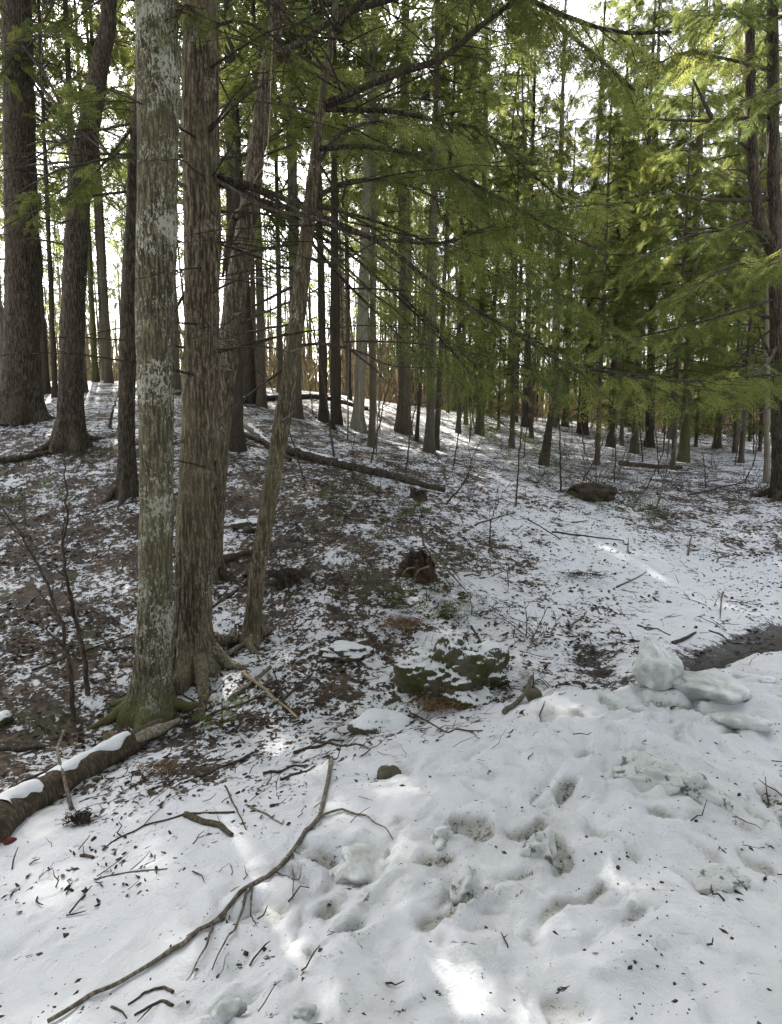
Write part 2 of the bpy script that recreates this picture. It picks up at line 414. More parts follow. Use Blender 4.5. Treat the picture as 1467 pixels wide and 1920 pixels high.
# ------------------------------------------------------------------ mesh helpers
def mesh(name, verts, faces, mats, mat_idx=None, smooth=True, attrs=None):
    """faces: list of int arrays (n,3) or (n,4)"""
    me = bpy.data.meshes.new(name)
    verts = np.asarray(verts, dtype=np.float32)
    me.vertices.add(len(verts)); me.vertices.foreach_set('co', verts.ravel())
    faces = [np.asarray(f, dtype=np.int32) for f in (faces if isinstance(faces, list) else [faces]) if len(f)]
    loops = np.concatenate([f.ravel() for f in faces])
    tot = np.concatenate([np.full(len(f), f.shape[1], np.int32) for f in faces])
    start = np.concatenate([[0], np.cumsum(tot)[:-1]]).astype(np.int32)
    me.loops.add(len(loops)); me.loops.foreach_set('vertex_index', loops)
    me.polygons.add(len(tot)); me.polygons.foreach_set('loop_start', start)
    try: me.polygons.foreach_set('loop_total', tot)
    except Exception: pass
    me.update(calc_edges=True)
    if smooth: me.polygons.foreach_set('use_smooth', np.ones(len(tot), bool))
    for m in (mats if isinstance(mats, (list, tuple)) else [mats]): me.materials.append(M[m])
    if mat_idx is not None: me.polygons.foreach_set('material_index', np.asarray(mat_idx, np.int32))
    for k, v in (attrs or {}).items():
        a = me.attributes.new(k, 'FLOAT', 'POINT'); a.data.foreach_set('value', np.asarray(v, np.float32))
    return me
def add(name, me, parent=None, loc=(0, 0, 0)):
    o = bpy.data.objects.new(name, me); COL.objects.link(o)
    o.location = loc
    if parent is not None: o.parent = parent
    return o
def tag(o, label, cat, group=None):
    o['label'] = label; o['category'] = cat
    if group: o['group'] = group
    return o
def thing(name, label, cat, loc, group=None):
    return tag(add(name, None, None, loc), label, cat, group)

class Acc:
    """collects geometry for one mesh"""
    def __init__(s): s.v = []; s.f = []; s.m = []; s.t = []; s.n = 0
    def put(s, v, f, mat=0, tone=None):
        v = np.asarray(v).reshape(-1, 3); f = np.asarray(f)
        if len(v) == 0 or len(f) == 0: return
        s.v.append(v); s.f.append(f + s.n); s.m.append(np.full(len(f), mat)); s.t.append(np.zeros(len(v)) if tone is None else tone); s.n += len(v)
    def build(s, name, mats, smooth=True, off=(0, 0, 0)):
        # group triangles first, then quads, keep material order
        tri = [(f, m) for f, m in zip(s.f, s.m) if f.shape[1] == 3]; qd = [(f, m) for f, m in zip(s.f, s.m) if f.shape[1] == 4]
        fs, ms = [], []
        for grp in (tri, qd):
            if grp: fs.append(np.concatenate([g[0] for g in grp])); ms.append(np.concatenate([g[1] for g in grp]))
        return mesh(name, np.concatenate(s.v) - np.asarray(off), fs, mats, np.concatenate(ms), smooth, {'tone': np.concatenate(s.t)})

def resample(pts, n, rad=None):
    pts = np.asarray(pts, float)
    m = len(pts)
    if m > 2:   # catmull-rom
        ext = np.concatenate([[2 * pts[0] - pts[1]], pts, [2 * pts[-1] - pts[-2]]])
        out = []
        for i in range(m - 1):
            p0, p1, p2, p3 = ext[i:i + 4]
            t = np.linspace(0, 1, 12, endpoint=False)[:, None]
            out.append(.5 * (2 * p1 + (p2 - p0) * t + (2 * p0 - 5 * p1 + 4 * p2 - p3) * t ** 2 + (3 * p1 - p0 - 3 * p2 + p3) * t ** 3))
        fine = np.concatenate(out + [pts[-1:]]); par = np.concatenate([np.linspace(0, m - 1, 12 * (m - 1) + 1)])
    else:
        fine = pts; par = np.arange(m)
    d = np.concatenate([[0], np.cumsum(np.linalg.norm(np.diff(fine, axis=0), axis=1))])
    t = np.linspace(0, d[-1], n)
    res = np.stack([np.interp(t, d, fine[:, k]) for k in range(3)], 1)
    if rad is None: return res
    pr = np.interp(t, d, par)
    return res, np.interp(pr, np.arange(m), np.asarray(rad, float))

def tubes(pts, rad, nseg=3):
    """many tubes at once: pts (k,n,3), rad (k,n)"""
    k, n, _ = pts.shape
    T = norm(np.gradient(pts, axis=1))
    ref = np.where(np.abs(T[..., 2:3]) > .9, np.array([1., 0, 0]), np.array([0, 0, 1.]))
    A = norm(np.cross(T, ref)); B = np.cross(T, A)
    a = np.arange(nseg) * 2 * np.pi / nseg
    ring = pts[:, :, None] + rad[:, :, None, None] * (np.cos(a)[None, None, :, None] * A[:, :, None] + np.sin(a)[None, None, :, None] * B[:, :, None])
    idx = np.arange(k * n * nseg).reshape(k, n, nseg)
    nx = np.roll(idx, -1, axis=2)
    q = np.stack([idx[:, :-1], nx[:, :-1], nx[:, 1:], idx[:, 1:]], -1).reshape(-1, 4)
    return ring.reshape(-1, 3), q

def tube(pts, rad, n, nseg, rough=0.0, cap=True, seed=0.0):
    p, r = resample(pts, n, rad)
    v, q = tubes(p[None], r[None], nseg)
    if rough:
        c = np.repeat(p, nseg, 0); d = v - c
        nn = perlin(v * 14 + seed) * .6 + perlin(v * 5 + seed) * .7
        v = c + d * (1 + rough * nn)[:, None]
    fs = [q]
    if cap:
        v = np.concatenate([v, p[:1], p[-1:]])
        k = n * nseg; i = np.arange(nseg); j = (i + 1) % nseg
        fs.append(np.stack([j, i, np.full(nseg, k)], 1)); b = (n - 1) * nseg
        fs.append(np.stack([b + i, b + j, np.full(nseg, k + 1)], 1))
    return v, fs

def trunk_geo(path, rad, n, nseg, bark_amp, flare=.5, flare_h=.25, lobes=5, seed=0.0, zbase=None):
    p, r = resample(path, n, rad)
    zb = p[0, 2] if zbase is None else zbase
    h = np.maximum(p[:, 2] - zb, 0)
    ang = np.arange(nseg) * 2 * np.pi / nseg
    ph = seed * 3.7
    lob = 1 + flare * np.exp(-h / flare_h)[:, None] * (.75 + .55 * np.cos(lobes * ang + ph)[None] * (.6 + .4 * np.cos(2 * ang + ph * 2)[None]))
    T = norm(np.gradient(p, axis=0))
    ref = np.array([1., 0, 0])
    B = norm(np.cross(T, ref)); A = np.cross(B, T)
    dirs = np.cos(ang)[None, :, None] * A[:, None] + np.sin(ang)[None, :, None] * B[:, None]
    base = p[:, None] + dirs * (r[:, None] * lob)[..., None]
    q = base.reshape(-1, 3)
    dd = 0
    if bark_amp:
        s = np.array([30, 30, 3.6]); s2 = np.array([15, 15, 1.6])
        f = 1 - 2 * np.abs(perlin(q * s + seed)); f2 = perlin(q * s2 + seed * 2)
        f3 = perlin(q * 4 + seed)
        dd = bark_amp * (f * .8 + f2 * .8 - 1.0) + r.repeat(nseg) * (.05 * f3 - .05)
    v = q + dirs.reshape(-1, 3) * np.asarray(dd).reshape(-1, 1) if bark_amp else q
    idx = np.arange(n * nseg).reshape(n, nseg); nx = np.roll(idx, -1, 1)
    return v, np.stack([idx[:-1], nx[:-1], nx[1:], idx[1:]], -1).reshape(-1, 4)

# ------------------------------------------------------------------ hemlock sprays
def spray_template(ntw, kind, seed):
    r = np.random.default_rng(seed)
    V, F = [], []
    def tri(a, b, c):
        k = len(V); V.extend([a, b, c]); F.append((k, k + 1, k + 2))
    def leaf(p, d, ln, w, zj):
        s = np.array([-d[1], d[0]])
        z = zj - .12 * (p[0] ** 2)
        e = p + d * ln
        tri((*(p + s * w), z), (*(p - s * w), z), (*e, zj - .12 * e[0] ** 2 - .02))
    for i in range(ntw):
        t = .06 + .9 * i / ntw
        sgn = 1 if i % 2 else -1
        a = math.radians(r.uniform(42, 62)) * sgn
        d = np.array([math.cos(a), math.sin(a)])
        ln = (.40 * (1 - t) ** .75 + .07) * r.uniform(.75, 1.1)
        p0 = np.array([t, .01 * sgn]); zj = r.uniform(-.04, .04)
        if kind == 0:
            m = max(2, int(ln / .085))
            for j in range(m):
                q = p0 + d * ln * (j + .3) / m
                for sg in (1, -1):
                    b = a + sg * math.radians(r.uniform(48, 70))
                    leaf(q, np.array([math.cos(b), math.sin(b)]), r.uniform(.065, .105), .0130, zj)
            leaf(p0 + d * ln * .1, d, ln * 1.0, .010, zj)
        elif kind == 1:
            leaf(p0, d, ln, .021, zj)
            for sg in (1, -1):
                b = a + sg * math.radians(r.uniform(24, 40))
                leaf(p0 + d * ln * .3, np.array([math.cos(b), math.sin(b)]), ln * .45, .019, zj)
        else:
            leaf(p0, d, ln, .034, zj)
            b = a + (1 if r.random() < .5 else -1) * math.radians(r.uniform(25, 40))
            leaf(p0 + d * ln * .25, np.array([math.cos(b), math.sin(b)]), ln * .55, .030, zj)
    leaf(np.array([0., 0.]), np.array([1., 0.]), 1.02, .008, 0)
    return np.array(V), np.array(F)
SPR = {0: [spray_template(15, 0, s) for s in (1, 2)], 1: [spray_template(24, 1, s) for s in (3, 4)], 2: [spray_template(15, 2, s) for s in (5, 6)]}

def put_sprays(acc, lod, o, ax, up, size, mat, r, tone_base=None):
    ax = norm(ax); side = norm(np.cross(up, ax)); up = np.cross(ax, side)
    which = r.integers(0, 2, len(o))
    for w in (0, 1):
        s = which == w
        if not s.any(): continue
        tv, tf = SPR[lod][w]
        V = o[s][:, None] + size[s][:, None, None] * (tv[None, :, 0:1] * ax[s][:, None] + tv[None, :, 1:2] * side[s][:, None] + tv[None, :, 2:3] * up[s][:, None])
        k = s.sum()
        F = tf[None] + (np.arange(k) * len(tv))[:, None, None]
        tone = np.clip(r.normal(.45, .26, k), 0, 1) if tone_base is None else np.clip(tone_base[s] + r.normal(0, .15, k), 0, 1)
        acc.put(V.reshape(-1, 3), F.reshape(-1, 3), mat, np.clip(np.repeat(tone, len(tv)) + np.repeat(r.normal(0, .17, k * len(tv) // 3), 3), 0, 1))

UP = np.array([0, 0, 1.0])
def bough_foliage(acc, mains, secl, ns, nsp, lod, size, r, f0=.2, wood=0, green=1, sec_r=.004, droop=.22, leafy=1.0, tilt=.4):
    """mains (k,n,3) resampled evenly; secl (k,) longest side branch; builds side branches and sprays"""
    k, n, _ = mains.shape
    t = f0 + (1 - f0) * (np.arange(ns) + .5) / ns
    t = np.clip(t[None] + r.uniform(-.4, .4, (k, ns)) * (1 - f0) / ns, 0, 1)
    fi = t * (n - 1); i0 = np.minimum(fi.astype(int), n - 2); fr = (fi - i0)[..., None]
    kk = np.arange(k)[:, None]
    p0 = mains[kk, i0] * (1 - fr) + mains[kk, i0 + 1] * fr
    T = norm(mains[kk, i0 + 1] - mains[kk, i0])
    H = norm(np.cross(T, UP) + 1e-6)
    sg = np.where((np.arange(ns)[None] + r.integers(0, 2, (k, 1))) % 2, 1., -1.)[..., None]
    a = np.radians(r.uniform(42, 68, (k, ns)))[..., None]
    d = norm(T * np.cos(a) + H * sg * np.sin(a) + UP * r.uniform(-.22, .10, (k, ns, 1)))
    prof = np.clip(.35 + 1.6 * (t - f0) / (1 - f0 + 1e-6), 0, 1) * (1 - .72 * t ** 1.6)
    ln = secl[:, None] * prof * r.uniform(.65, 1.15, (k, ns))
    m = 5
    s = np.linspace(0, 1, m)
    wob = r.normal(0, .05, (k, ns, m, 3)) * s[None, None, :, None]
    sec = p0[:, :, None] + (d[:, :, None] * s[None, None, :, None] + wob - UP * (droop * s ** 2)[None, None, :, None]) * ln[:, :, None, None]
    sec = sec.reshape(-1, m, 3); L = ln.reshape(-1)
    rad = sec_r * (1.15 - s)[None] * (.5 + .5 * (L / max(L.max(), 1e-6)))[:, None]
    v, q = tubes(sec, rad, 3); acc.put(v, q, wood)
    if leafy <= 0: return
    K = len(sec)
    u = (np.arange(nsp) + .6) / nsp
    u = np.clip(u[None] + r.uniform(-.3, .3, (K, nsp)) / nsp, 0.02, 1)
    fj = u * (m - 1); j0 = np.minimum(fj.astype(int), m - 2); fq = (fj - j0)[..., None]
    KK = np.arange(K)[:, None]
    o = sec[KK, j0] * (1 - fq) + sec[KK, j0 + 1] * fq
    Ts = norm(sec[KK, j0 + 1] - sec[KK, j0])
    Nn = norm(UP + r.normal(0, tilt, (K, nsp, 3)))
    Hs = norm(np.cross(Nn, Ts))
    b = np.radians(r.uniform(15, 58, (K, nsp, 1))) * np.where(np.arange(nsp) % 2, 1, -1)[None, :, None]
    b[:, -1] *= .25
    ax = Ts * np.cos(b) + Hs * np.sin(b) - UP * r.uniform(0, .5, (K, nsp, 1))
    sz = size * r.uniform(.65, 1.2, (K, nsp)) * np.clip(.45 + L[:, None] / max(np.median(L), .05) * .5, .4, 1.15)
    o = o.reshape(-1, 3); ax = ax.reshape(-1, 3); Nn = Nn.reshape(-1, 3); sz = sz.ravel()
    keep = r.random(len(o)) < leafy
    # patchy foliage: some stretches of the bough are thin
    keep &= perlin(o * 2.6 + 17.3) > -.30
    tone = np.clip(.42 + .5 * perlin(o * 1.1 + 5.1), 0, 1)
    put_sprays(acc, lod, o[keep], ax[keep], Nn[keep], sz[keep], green, r, tone[keep])

# ------------------------------------------------------------------ shared crowns
def hemlock_crown(name, H, Lmax, nb, ns, nsp, lod, size, seed, z_dead=2.5, n_dead=12, needles='needles_far', low_full=.75, barkm='bark_dark', leafy=1.0):
    r = np.random.default_rng(seed); acc = Acc()
    z = np.sort((np.arange(nb) + r.uniform(0, 1, nb)) / nb) * H * .99
    az = np.arange(nb) * 2.39996 + r.uniform(-.5, .5, nb)
    fr = z / H
    L = Lmax * (1 - fr) ** .75 * np.where(fr < .15, low_full + (1 - low_full) * fr / .15, 1) * r.uniform(.65, 1.12, nb) + .25
    el = np.radians(-8 + 32 * fr + r.normal(0, 7, nb))
    n = 9; s = np.linspace(0, 1, n)
    hd = np.stack([np.cos(az), np.sin(az), np.zeros(nb)], 1)
    mains = (hd[:, None] * (np.cos(el)[:, None] * s[None])[..., None] + UP * (np.sin(el)[:, None] * s[None] - .20 * s[None] ** 2 + .05 * s[None] ** 4)[..., None]) * L[:, None, None]
    mains[:, :, 2] += z[:, None]
    mains += np.cumsum(r.normal(0, .012, mains.shape), 1) * s[None, :, None] * L[:, None, None] * .6
    v, q = tubes(mains, (.006 + .0085 * L)[:, None] * (1.1 - s)[None], 4); acc.put(v, q, 0)
    bough_foliage(acc, mains, L * .36 + .12, ns, nsp, lod, size, r, f0=.16, leafy=leafy)
    if n_dead:
        zd = -r.uniform(.05, z_dead, n_dead); az = r.uniform(0, 6.28, n_dead); L = r.uniform(.4, 1.9, n_dead)
        hd = np.stack([np.cos(az), np.sin(az), np.zeros(n_dead)], 1)
        e = r.normal(-.05, .2, n_dead)
        md = (hd[:, None] * s[None, :, None] + UP * (e[:, None] * s[None] - .15 * s[None] ** 2)[..., None]) * L[:, None, None]
        md[:, :, 2] += zd[:, None]; md += np.cumsum(r.normal(0, .02, md.shape), 1) * s[None, :, None]
        v, q = tubes(md, (.004 + .0045 * L)[:, None] * (1.1 - s)[None], 3); acc.put(v, q, 0)
        bough_foliage(acc, md, L * .35, 6, 1, lod, size, r, f0=.3, leafy=0, sec_r=.0025)
    return acc.build(name, [barkm, needles])

def bare_crown(name, H, seed, nb=26, spread=.34):
    """leafless crown of forking limbs above a clear stem"""
    r = np.random.default_rng(seed); acc = Acc()
    def grow(p, d, ln, rad, lvl):
        n = 6; s = np.linspace(0, 1, n)
        bend = norm(d + r.normal(0, .22, 3) + UP * .25)
        pts = p + (d * s[:, None] * (1 - s[:, None] * .5) + bend * s[:, None] ** 2 * .5) * ln
        v, q = tubes(pts[None], (rad * (1 - .7 * s))[None], 5 if lvl == 0 else 3); acc.put(v, q, 0)
        if lvl >= 3: return
        for t in np.linspace(.3, 1, [5, 4, 3][lvl]):
            i = min(int(t * (n - 1)), n - 1)
            dd = norm(d * .9 + r.normal(0, .55, 3) + UP * .2)
            grow(pts[i], dd, ln * r.uniform(.35, .6), rad * (1 - .7 * t) * .65 + .0015, lvl + 1)
    for i in range(nb):
        z = H * (i + r.random()) / nb
        a = i * 2.4 + r.uniform(-.4, .4)
        d = norm(np.array([math.cos(a), math.sin(a), r.uniform(.5, 1.3)]))
        L = H * spread * (1 - z / H * .75) * r.uniform(.6, 1.1)
        grow(np.array([0, 0, z]), d, L, .008 + .012 * L, 1)
    return acc.build(name, ['bark_far'])

CROWN = {
    'high_a': hemlock_crown('hemlock_crown', 9.5, 2.7, 52, 9, 4, 2, .48, 11, 5.0, 46, leafy=.82),
    'high_b': hemlock_crown('hemlock_crown', 11.0, 2.4, 54, 9, 4, 2, .46, 12, 5.0, 48, leafy=.82),
    'mid_a': hemlock_crown('hemlock_crown', 8.5, 2.3, 60, 11, 5, 1, .36, 13, 1.2, 14, leafy=.74),
    'mid_b': hemlock_crown('hemlock_crown', 9.5, 2.6, 60, 11, 5, 1, .36, 14, 1.2, 14, leafy=.74),
    'thin': hemlock_crown('hemlock_crown', 6.5, 1.5, 44, 7, 4, 2, .42, 15, 5.0, 44, leafy=.55),
    'bare_a': bare_crown('bare_crown', 8.0, 21), 'bare_b': bare_crown('bare_crown', 7.0, 22, 20, .4),
}
def unit_trunk(name, mat, seed):
    """slender stem, 1 m tall and 1 m thick at the foot, scaled for each far tree"""
    r = np.random.default_rng(seed); z = np.linspace(0, 1, 9)
    pts = np.stack([np.cumsum(r.normal(0, .05, 9)) * z, np.cumsum(r.normal(0, .05, 9)) * z, z], 1)
    p, rad = resample(pts, 34, .5 * (1 - .82 * z ** 1.1))
    nseg = 10; ang = np.arange(nseg) * 2 * np.pi / nseg
    fl = 1 + .55 * np.exp(-p[:, 2] / .012)
    V = np.stack([p[:, None, 0] + np.cos(ang)[None] * (rad * fl)[:, None], p[:, None, 1] + np.sin(ang)[None] * (rad * fl)[:, None], np.repeat(p[:, 2:3], nseg, 1)], -1)
    V[:, :, :2] *= 1 + .10 * r.normal(size=(34, nseg, 1))
    idx = np.arange(34 * nseg).reshape(34, nseg); nx = np.roll(idx, -1, 1)
    return mesh(name, V.reshape(-1, 3), np.stack([idx[:-1], nx[:-1], nx[1:], idx[1:]], -1).reshape(-1, 4), mat)

# ------------------------------------------------------------------ ground sheet
def axis(dense0, dense1, step, lo, hi, grow):
    a = list(np.arange(dense0, dense1, step))
    s = step; x = a[-1]
    while x < hi: s *= grow; x += s; a.append(x)
    s = step; x = a[0]; b = []
    while x > lo: s *= grow; x -= s; b.append(x)
    return np.array(b[::-1] + a)
gx = axis(-2.0, 2.4, .019, -110, 110, 1.045)
gy = axis(1.35, 4.4, .019, -60, 130, 1.0)[:0]
ys = [1.35]
while ys[-1] < 130:
    ys.append(ys[-1] + (.019 if ys[-1] < 4.4 else .019 * (ys[-1] / 4.4) ** 1.55))
back = [1.35]; st = .03
while back[-1] > -60: back.append(back[-1] - st); st *= 1.16
gy = np.array(back[:0:-1] + ys)
X, Yg = np.meshgrid(gx, gy)
det, bk = ground_detail(X, Yg)
Zg = ground_z(X, Yg) + det
nr, nc = X.shape
idx = np.arange(nr * nc).reshape(nr, nc)
quads = np.stack([idx[:-1, :-1], idx[:-1, 1:], idx[1:, 1:], idx[1:, :-1]], -1).reshape(-1, 4)
wx = X + .16 * nz(X, Yg, 2.1, 3.3); wy = Yg + .16 * nz(X, Yg, 2.1, 9.1)
vx = wx + .05 * nz(X, Yg, 7.3, 15.3); vy = wy + .05 * nz(X, Yg, 7.3, 19.1)
pit = np.clip((nz(vx, vy, 6.0, 14.1) - .33) * 6.0, 0, 1)
crease = np.clip(1 - np.abs(nz(vx, vy, 5.6, 5.2)) / .08, 0, 1) * np.clip(2.2 * nz(X, Yg, 1.9, 63) - .1, 0, 1)
dirt = np.clip(bk * (.10 + .5 * pit + .55 * crease + .25 * np.clip(nz(X, Yg, 1.3, 60), 0, 1) + .55 * np.clip(dirt_f(X, Yg), 0, 1)), 0, 1)
g = add('ground', mesh('ground', np.stack([X, Yg, Zg], -1).reshape(-1, 3), quads, 'ground', None, True,
        {'litter': np.clip(litter_f(X, Yg), 0, 1).ravel(), 'dirt': dirt.ravel(), 'ditch': np.clip(ditch_f(X, Yg), 0, 1).ravel()}))
g['kind'] = 'structure'; g['label'] = 'forest floor of thin melting snow over dead leaves with a snowbank in front'

# ------------------------------------------------------------------ the larger trees
def px_trunk(spec, base, Y, H, w0=None):
    """spec: (px, py, width_px) from the foot up; returns world path, radii"""
    pts, rad = [], []
    for i, (x, y, w) in enumerate(spec):
        p = P(x, y, Y); pts.append(p); rad.append(w * Y / FPX / 2)
    pts[0] = base - UP * .12
    pts = np.array(pts); top = pts[-1]
    zt = base[2] + H
    if zt > top[2] + .5:
        d = norm(pts[-1] - pts[-2]); d = norm(d * .6 + UP)
        extra = zt - top[2]
        for f in (.35, .7, 1.0):
            pts = np.concatenate([pts, [top + d * extra * f / d[2]]]); rad.append(rad[len(spec) - 1] * (1 - .93 * f))
    return pts, rad

def path_at(path, z):
    p = resample(path, 120)
    return np.array([np.interp(z, p[:, 2], p[:, 0]), np.interp(z, p[:, 2], p[:, 1]), z])

def big_tree(name, label, spec, mat, H, n=260, nseg=64, amp=.008, flare=.5, flare_h=.2, lobes=5, seed=1.0, crown=None, crown_z=None, crown_s=1.0, group=None, dY=0.0):
    base = G(spec[0][0], spec[0][1]); Y = base[1] + dY
    path, rad = px_trunk(spec, base, Y, H)
    root = thing(name, label, 'tree', base, group)
    v, q = trunk_geo(path, rad, n, nseg, amp, flare, flare_h, lobes, seed, base[2])
    add('trunk', mesh('trunk', v - base, q, mat), root)
    if crown:
        z = base[2] + crown_z
        p = path_at(path, z)
        c = add('crown', CROWN[crown], root, p - base); c.rotation_euler[2] = seed * 2.1
        top = path[-1] - p
        sc = (base[2] + H - z) / {'high_a': 9.5, 'high_b': 11., 'mid_a': 8.5, 'mid_b': 9.5, 'thin': 6.5, 'bare_a': 8., 'bare_b': 7.}[crown]
        c.scale = (crown_s, crown_s, sc)
    root_info = dict(root=root, base=base, Y=Y, path=path)
    return root_info

T1 = big_tree('maple_tree', 'thick trunk with pale lichen patches and mossy foot, nearest tree at left', [(280, 1335, 84), (287, 1250, 72), (292, 1100, 68), (293, 900, 67), (292, 650, 70), (294, 420, 74), (297, 200, 75), (296, 100, 76), (290, -60, 74)],
              'bark_lichen', 13, 420, 110, .009, .60, .17, 4, 1.3, 'bare_a', 6.5)
T2 = big_tree('hemlock_tree', 'furrowed brown hemlock trunk standing right behind the lichen-covered trunk', [(362, 1245, 84), (362, 1150, 76), (368, 950, 72), (378, 700, 70), (380, 450, 68), (377, 200, 68), (375, 0, 66)],
              'bark_hemlock', 15, 420, 110, .016, .85, .15, 5, 2.2, 'high_a', 6.0)
T3 = big_tree('hemlock_tree', 'brown trunk leaning right, mostly hidden behind the furrowed hemlock trunk', [(393, 1080, 48), (398, 1000, 45), (412, 800, 44), (430, 650, 43), (444, 540, 42), (466, 400, 37), (484, 260, 32), (505, 110, 28), (520, 0, 25)],
              'bark_hemlock', 14, 320, 56, .009, .35, .2, 4, 3.1, 'thin', 7.5, .9)
T4 = big_tree('slim_tree', 'slim brown trunk leaning to the right, centre left, foot among sticks', [(470, 1198, 34), (478, 1120, 34), (498, 980, 33), (522, 840, 34), (545, 690, 33), (562, 560, 31), (578, 420, 27), (596, 260, 20), (612, 140, 16), (630, 0, 13)],
              'bark_slim', 10.5, 320, 52, .008, .5, .12, 4, 4.4, 'thin', 6.0)
T5 = big_tree('hemlock_tree', 'massive dark trunk with spreading foot at the far left edge', [(42, 785, 76), (42, 740, 72), (43, 640, 64), (41, 450, 58), (37, 250, 54), (32, 50, 50), (30, -40, 48)],
              'bark_dark', 19, 260, 56, .018, .42, .4, 5, 5.2, 'high_b', 8.5, 1.1)
T6 = big_tree('hemlock_tree', 'dark rough trunk that bends to the right towards its top, left side', [(130, 835, 52), (133, 760, 46), (136, 640, 44), (142, 480, 43), (152, 330, 42), (172, 210, 38), (190, 110, 32), (206, -10, 27)],
              'bark_dark', 15, 260, 48, .016, .75, .25, 6, 6.3, 'thin', 9.5, .8)
T7 = big_tree('hemlock_tree', 'straight dark trunk just left of the lichen-covered trunk, further up the slope', [(238, 925, 36), (238, 820, 31), (240, 640, 32), (248, 450, 30), (258, 250, 26), (268, 60, 22)],
              'bark_dark', 14, 200, 36, .010, .5, .3, 5, 7.1, 'thin', 8.0, .7)
T8 = big_tree('hemlock_tree', 'twin-stemmed hemlock with stubby dead branches at the right edge', [(1466, 935, 32), (1462, 820, 28), (1458, 640, 27), (1452, 430, 24), (1450, 250, 22), (1450, 60, 19), (1450, -30, 17)],
              'bark_dark', 15, 220, 36, .011, .5, .3, 5, 8.4, 'mid_b', 7.4, .9)

def limb(tree, pts, r0, r1, name='limb', mat='bark_dark', nseg=10, n=40):
    b = tree['base']
    w = np.array([P(*p) for p in pts])
    v, fs = tube(w, np.linspace(r0, r1, len(w)), n, nseg, .18)
    me = mesh(name, v - b, fs, mat)
    return add(name, me, tree['root']), w
# second stem of the twin hemlock
Y8 = T8['Y']
limb(T8, [(1452, 470, Y8), (1426, 420, Y8), (1413, 330, Y8), (1408, 200, Y8), (1406, 60, Y8), (1404, -60, Y8)], .10, .06, 'second_stem', 'bark_dark', 20, 80)
for pts in ([(1446, 372, Y8), (1380, 376, Y8), (1310, 372, Y8), (1268, 362, Y8), (1252, 350, Y8)], [(1440, 218, Y8), (1330, 226, Y8), (1240, 224, Y8), (1170, 218, Y8)],
            [(1414, 330, Y8), (1390, 320, Y8), (1365, 318, Y8)], [(1412, 285, Y8), (1392, 270, Y8), (1385, 262, Y8)], [(1335, 222, Y8), (1310, 170, Y8), (1296, 140, Y8)], [(1414, 190, Y8), (1404, 160, Y8), (1390, 130, Y8)],
            [(1416, 410, Y8), (1380, 420, Y8), (1345, 438, Y8)], [(1458, 600, Y8), (1420, 590, Y8), (1395, 596, Y8)], [(1458, 690, Y8), (1432, 640, Y8), (1420, 600, Y8)]):
    limb(T8, pts, .035, .007, 'dead_branch', 'twig', 6, 24)
# surface roots at the feet of the larger trees
def roots(tree, n, r0, L, seed, mat):
    r = np.random.default_rng(seed); b = tree['base']
    for i in range(n):
        a = 2 * math.pi * (i + r.uniform(-.3, .3)) / n; ln = L * r.uniform(.6, 1.2); t = np.linspace(0, 1, 7)
        a_t = a + r.normal(0, .5) * t
        x = b[0] + np.cos(a_t) * (r0 * 1.2 + ln * t); y = b[1] + np.sin(a_t) * (r0 * 1.2 + ln * t)
        rad = r0 * .40 * (1 - t) ** .9 + .008
        z = gz(x, y) + r0 * 1.0 * (1 - t) ** 3 + rad * .1 - .03 * t
        v, fs = tube(np.stack([x, y, z], 1), rad, 26, 9, .3, True, seed + i)
        add('root', mesh('root', v - b, fs, mat), tree['root'])
roots(T1, 5, .11, .38, 1, 'bark_moss'); roots(T2, 6, .14, .60, 2, 'bark_hemlock'); roots(T3, 4, .10, .4, 3, 'bark_dark'); roots(T4, 4, .07, .30, 4, 'bark_slim'); roots(T5, 6, .20, .4, 5, 'bark_dark'); roots(T6, 6, .15, .45, 6, 'bark_dark'); roots(T7, 5, .11, .4, 7, 'bark_dark'); roots(T8, 5, .13, .6, 8, 'bark_dark')
# knots, stubs and dead branches low on the near trunks
for tr, x, y, dx, dy, ln in ((T2, 372, 540, 8, -6, .05), (T2, 352, 1010, -3, -4, .05), (T2, 405, 640, 40, -4, .1), (T2, 408, 690, 34, 6, .1), (T2, 350, 830, -14, -4, .06), (T1, 320, 735, 22, -3, .1), (T2, 348, 350, -60, -40, .15),
                         (T5, 20, 250, -18, -20, .1), (T5, 55, 310, 22, -6, .1), (T6, 160, 520, 40, 2, .1), (T3, 440, 590, 30, -10, .1), (T3, 455, 470, 40, 8, .1), (T4, 530, 790, 22, -20, .08), (T4, 548, 660, 24, -12, .1)):
    Yt = tr['Y']
    limb(tr, [(x, y, Yt - ln), (x + dx * .5, y + dy * .4, Yt - ln * 1.8), (x + dx, y + dy, Yt - ln * 2.4)], .016, .005, 'dead_branch', 'twig_grey', 6, 12)

# ------------------------------------------------------------------ near hemlock boughs reaching to the right
def bough(tree, pts, r0, r1, f0, secl, ns, nsp, size=.26, lod=0, seed=1, leafy=1.0, droop=.22):
    b = tree['base']; r = np.random.default_rng(seed); leafy *= .76
    o, w = limb(tree, pts, r0, r1, 'bough', 'bark_dark', 8, 48)
    main = resample(w, 60)
    acc = Acc()
    bough_foliage(acc, main[None], np.array([secl]), ns, nsp, lod, size, r, f0=f0, sec_r=.006, droop=droop, leafy=leafy)
    add('foliage', acc.build('foliage', ['bark_dark', 'needles'], off=b), o)

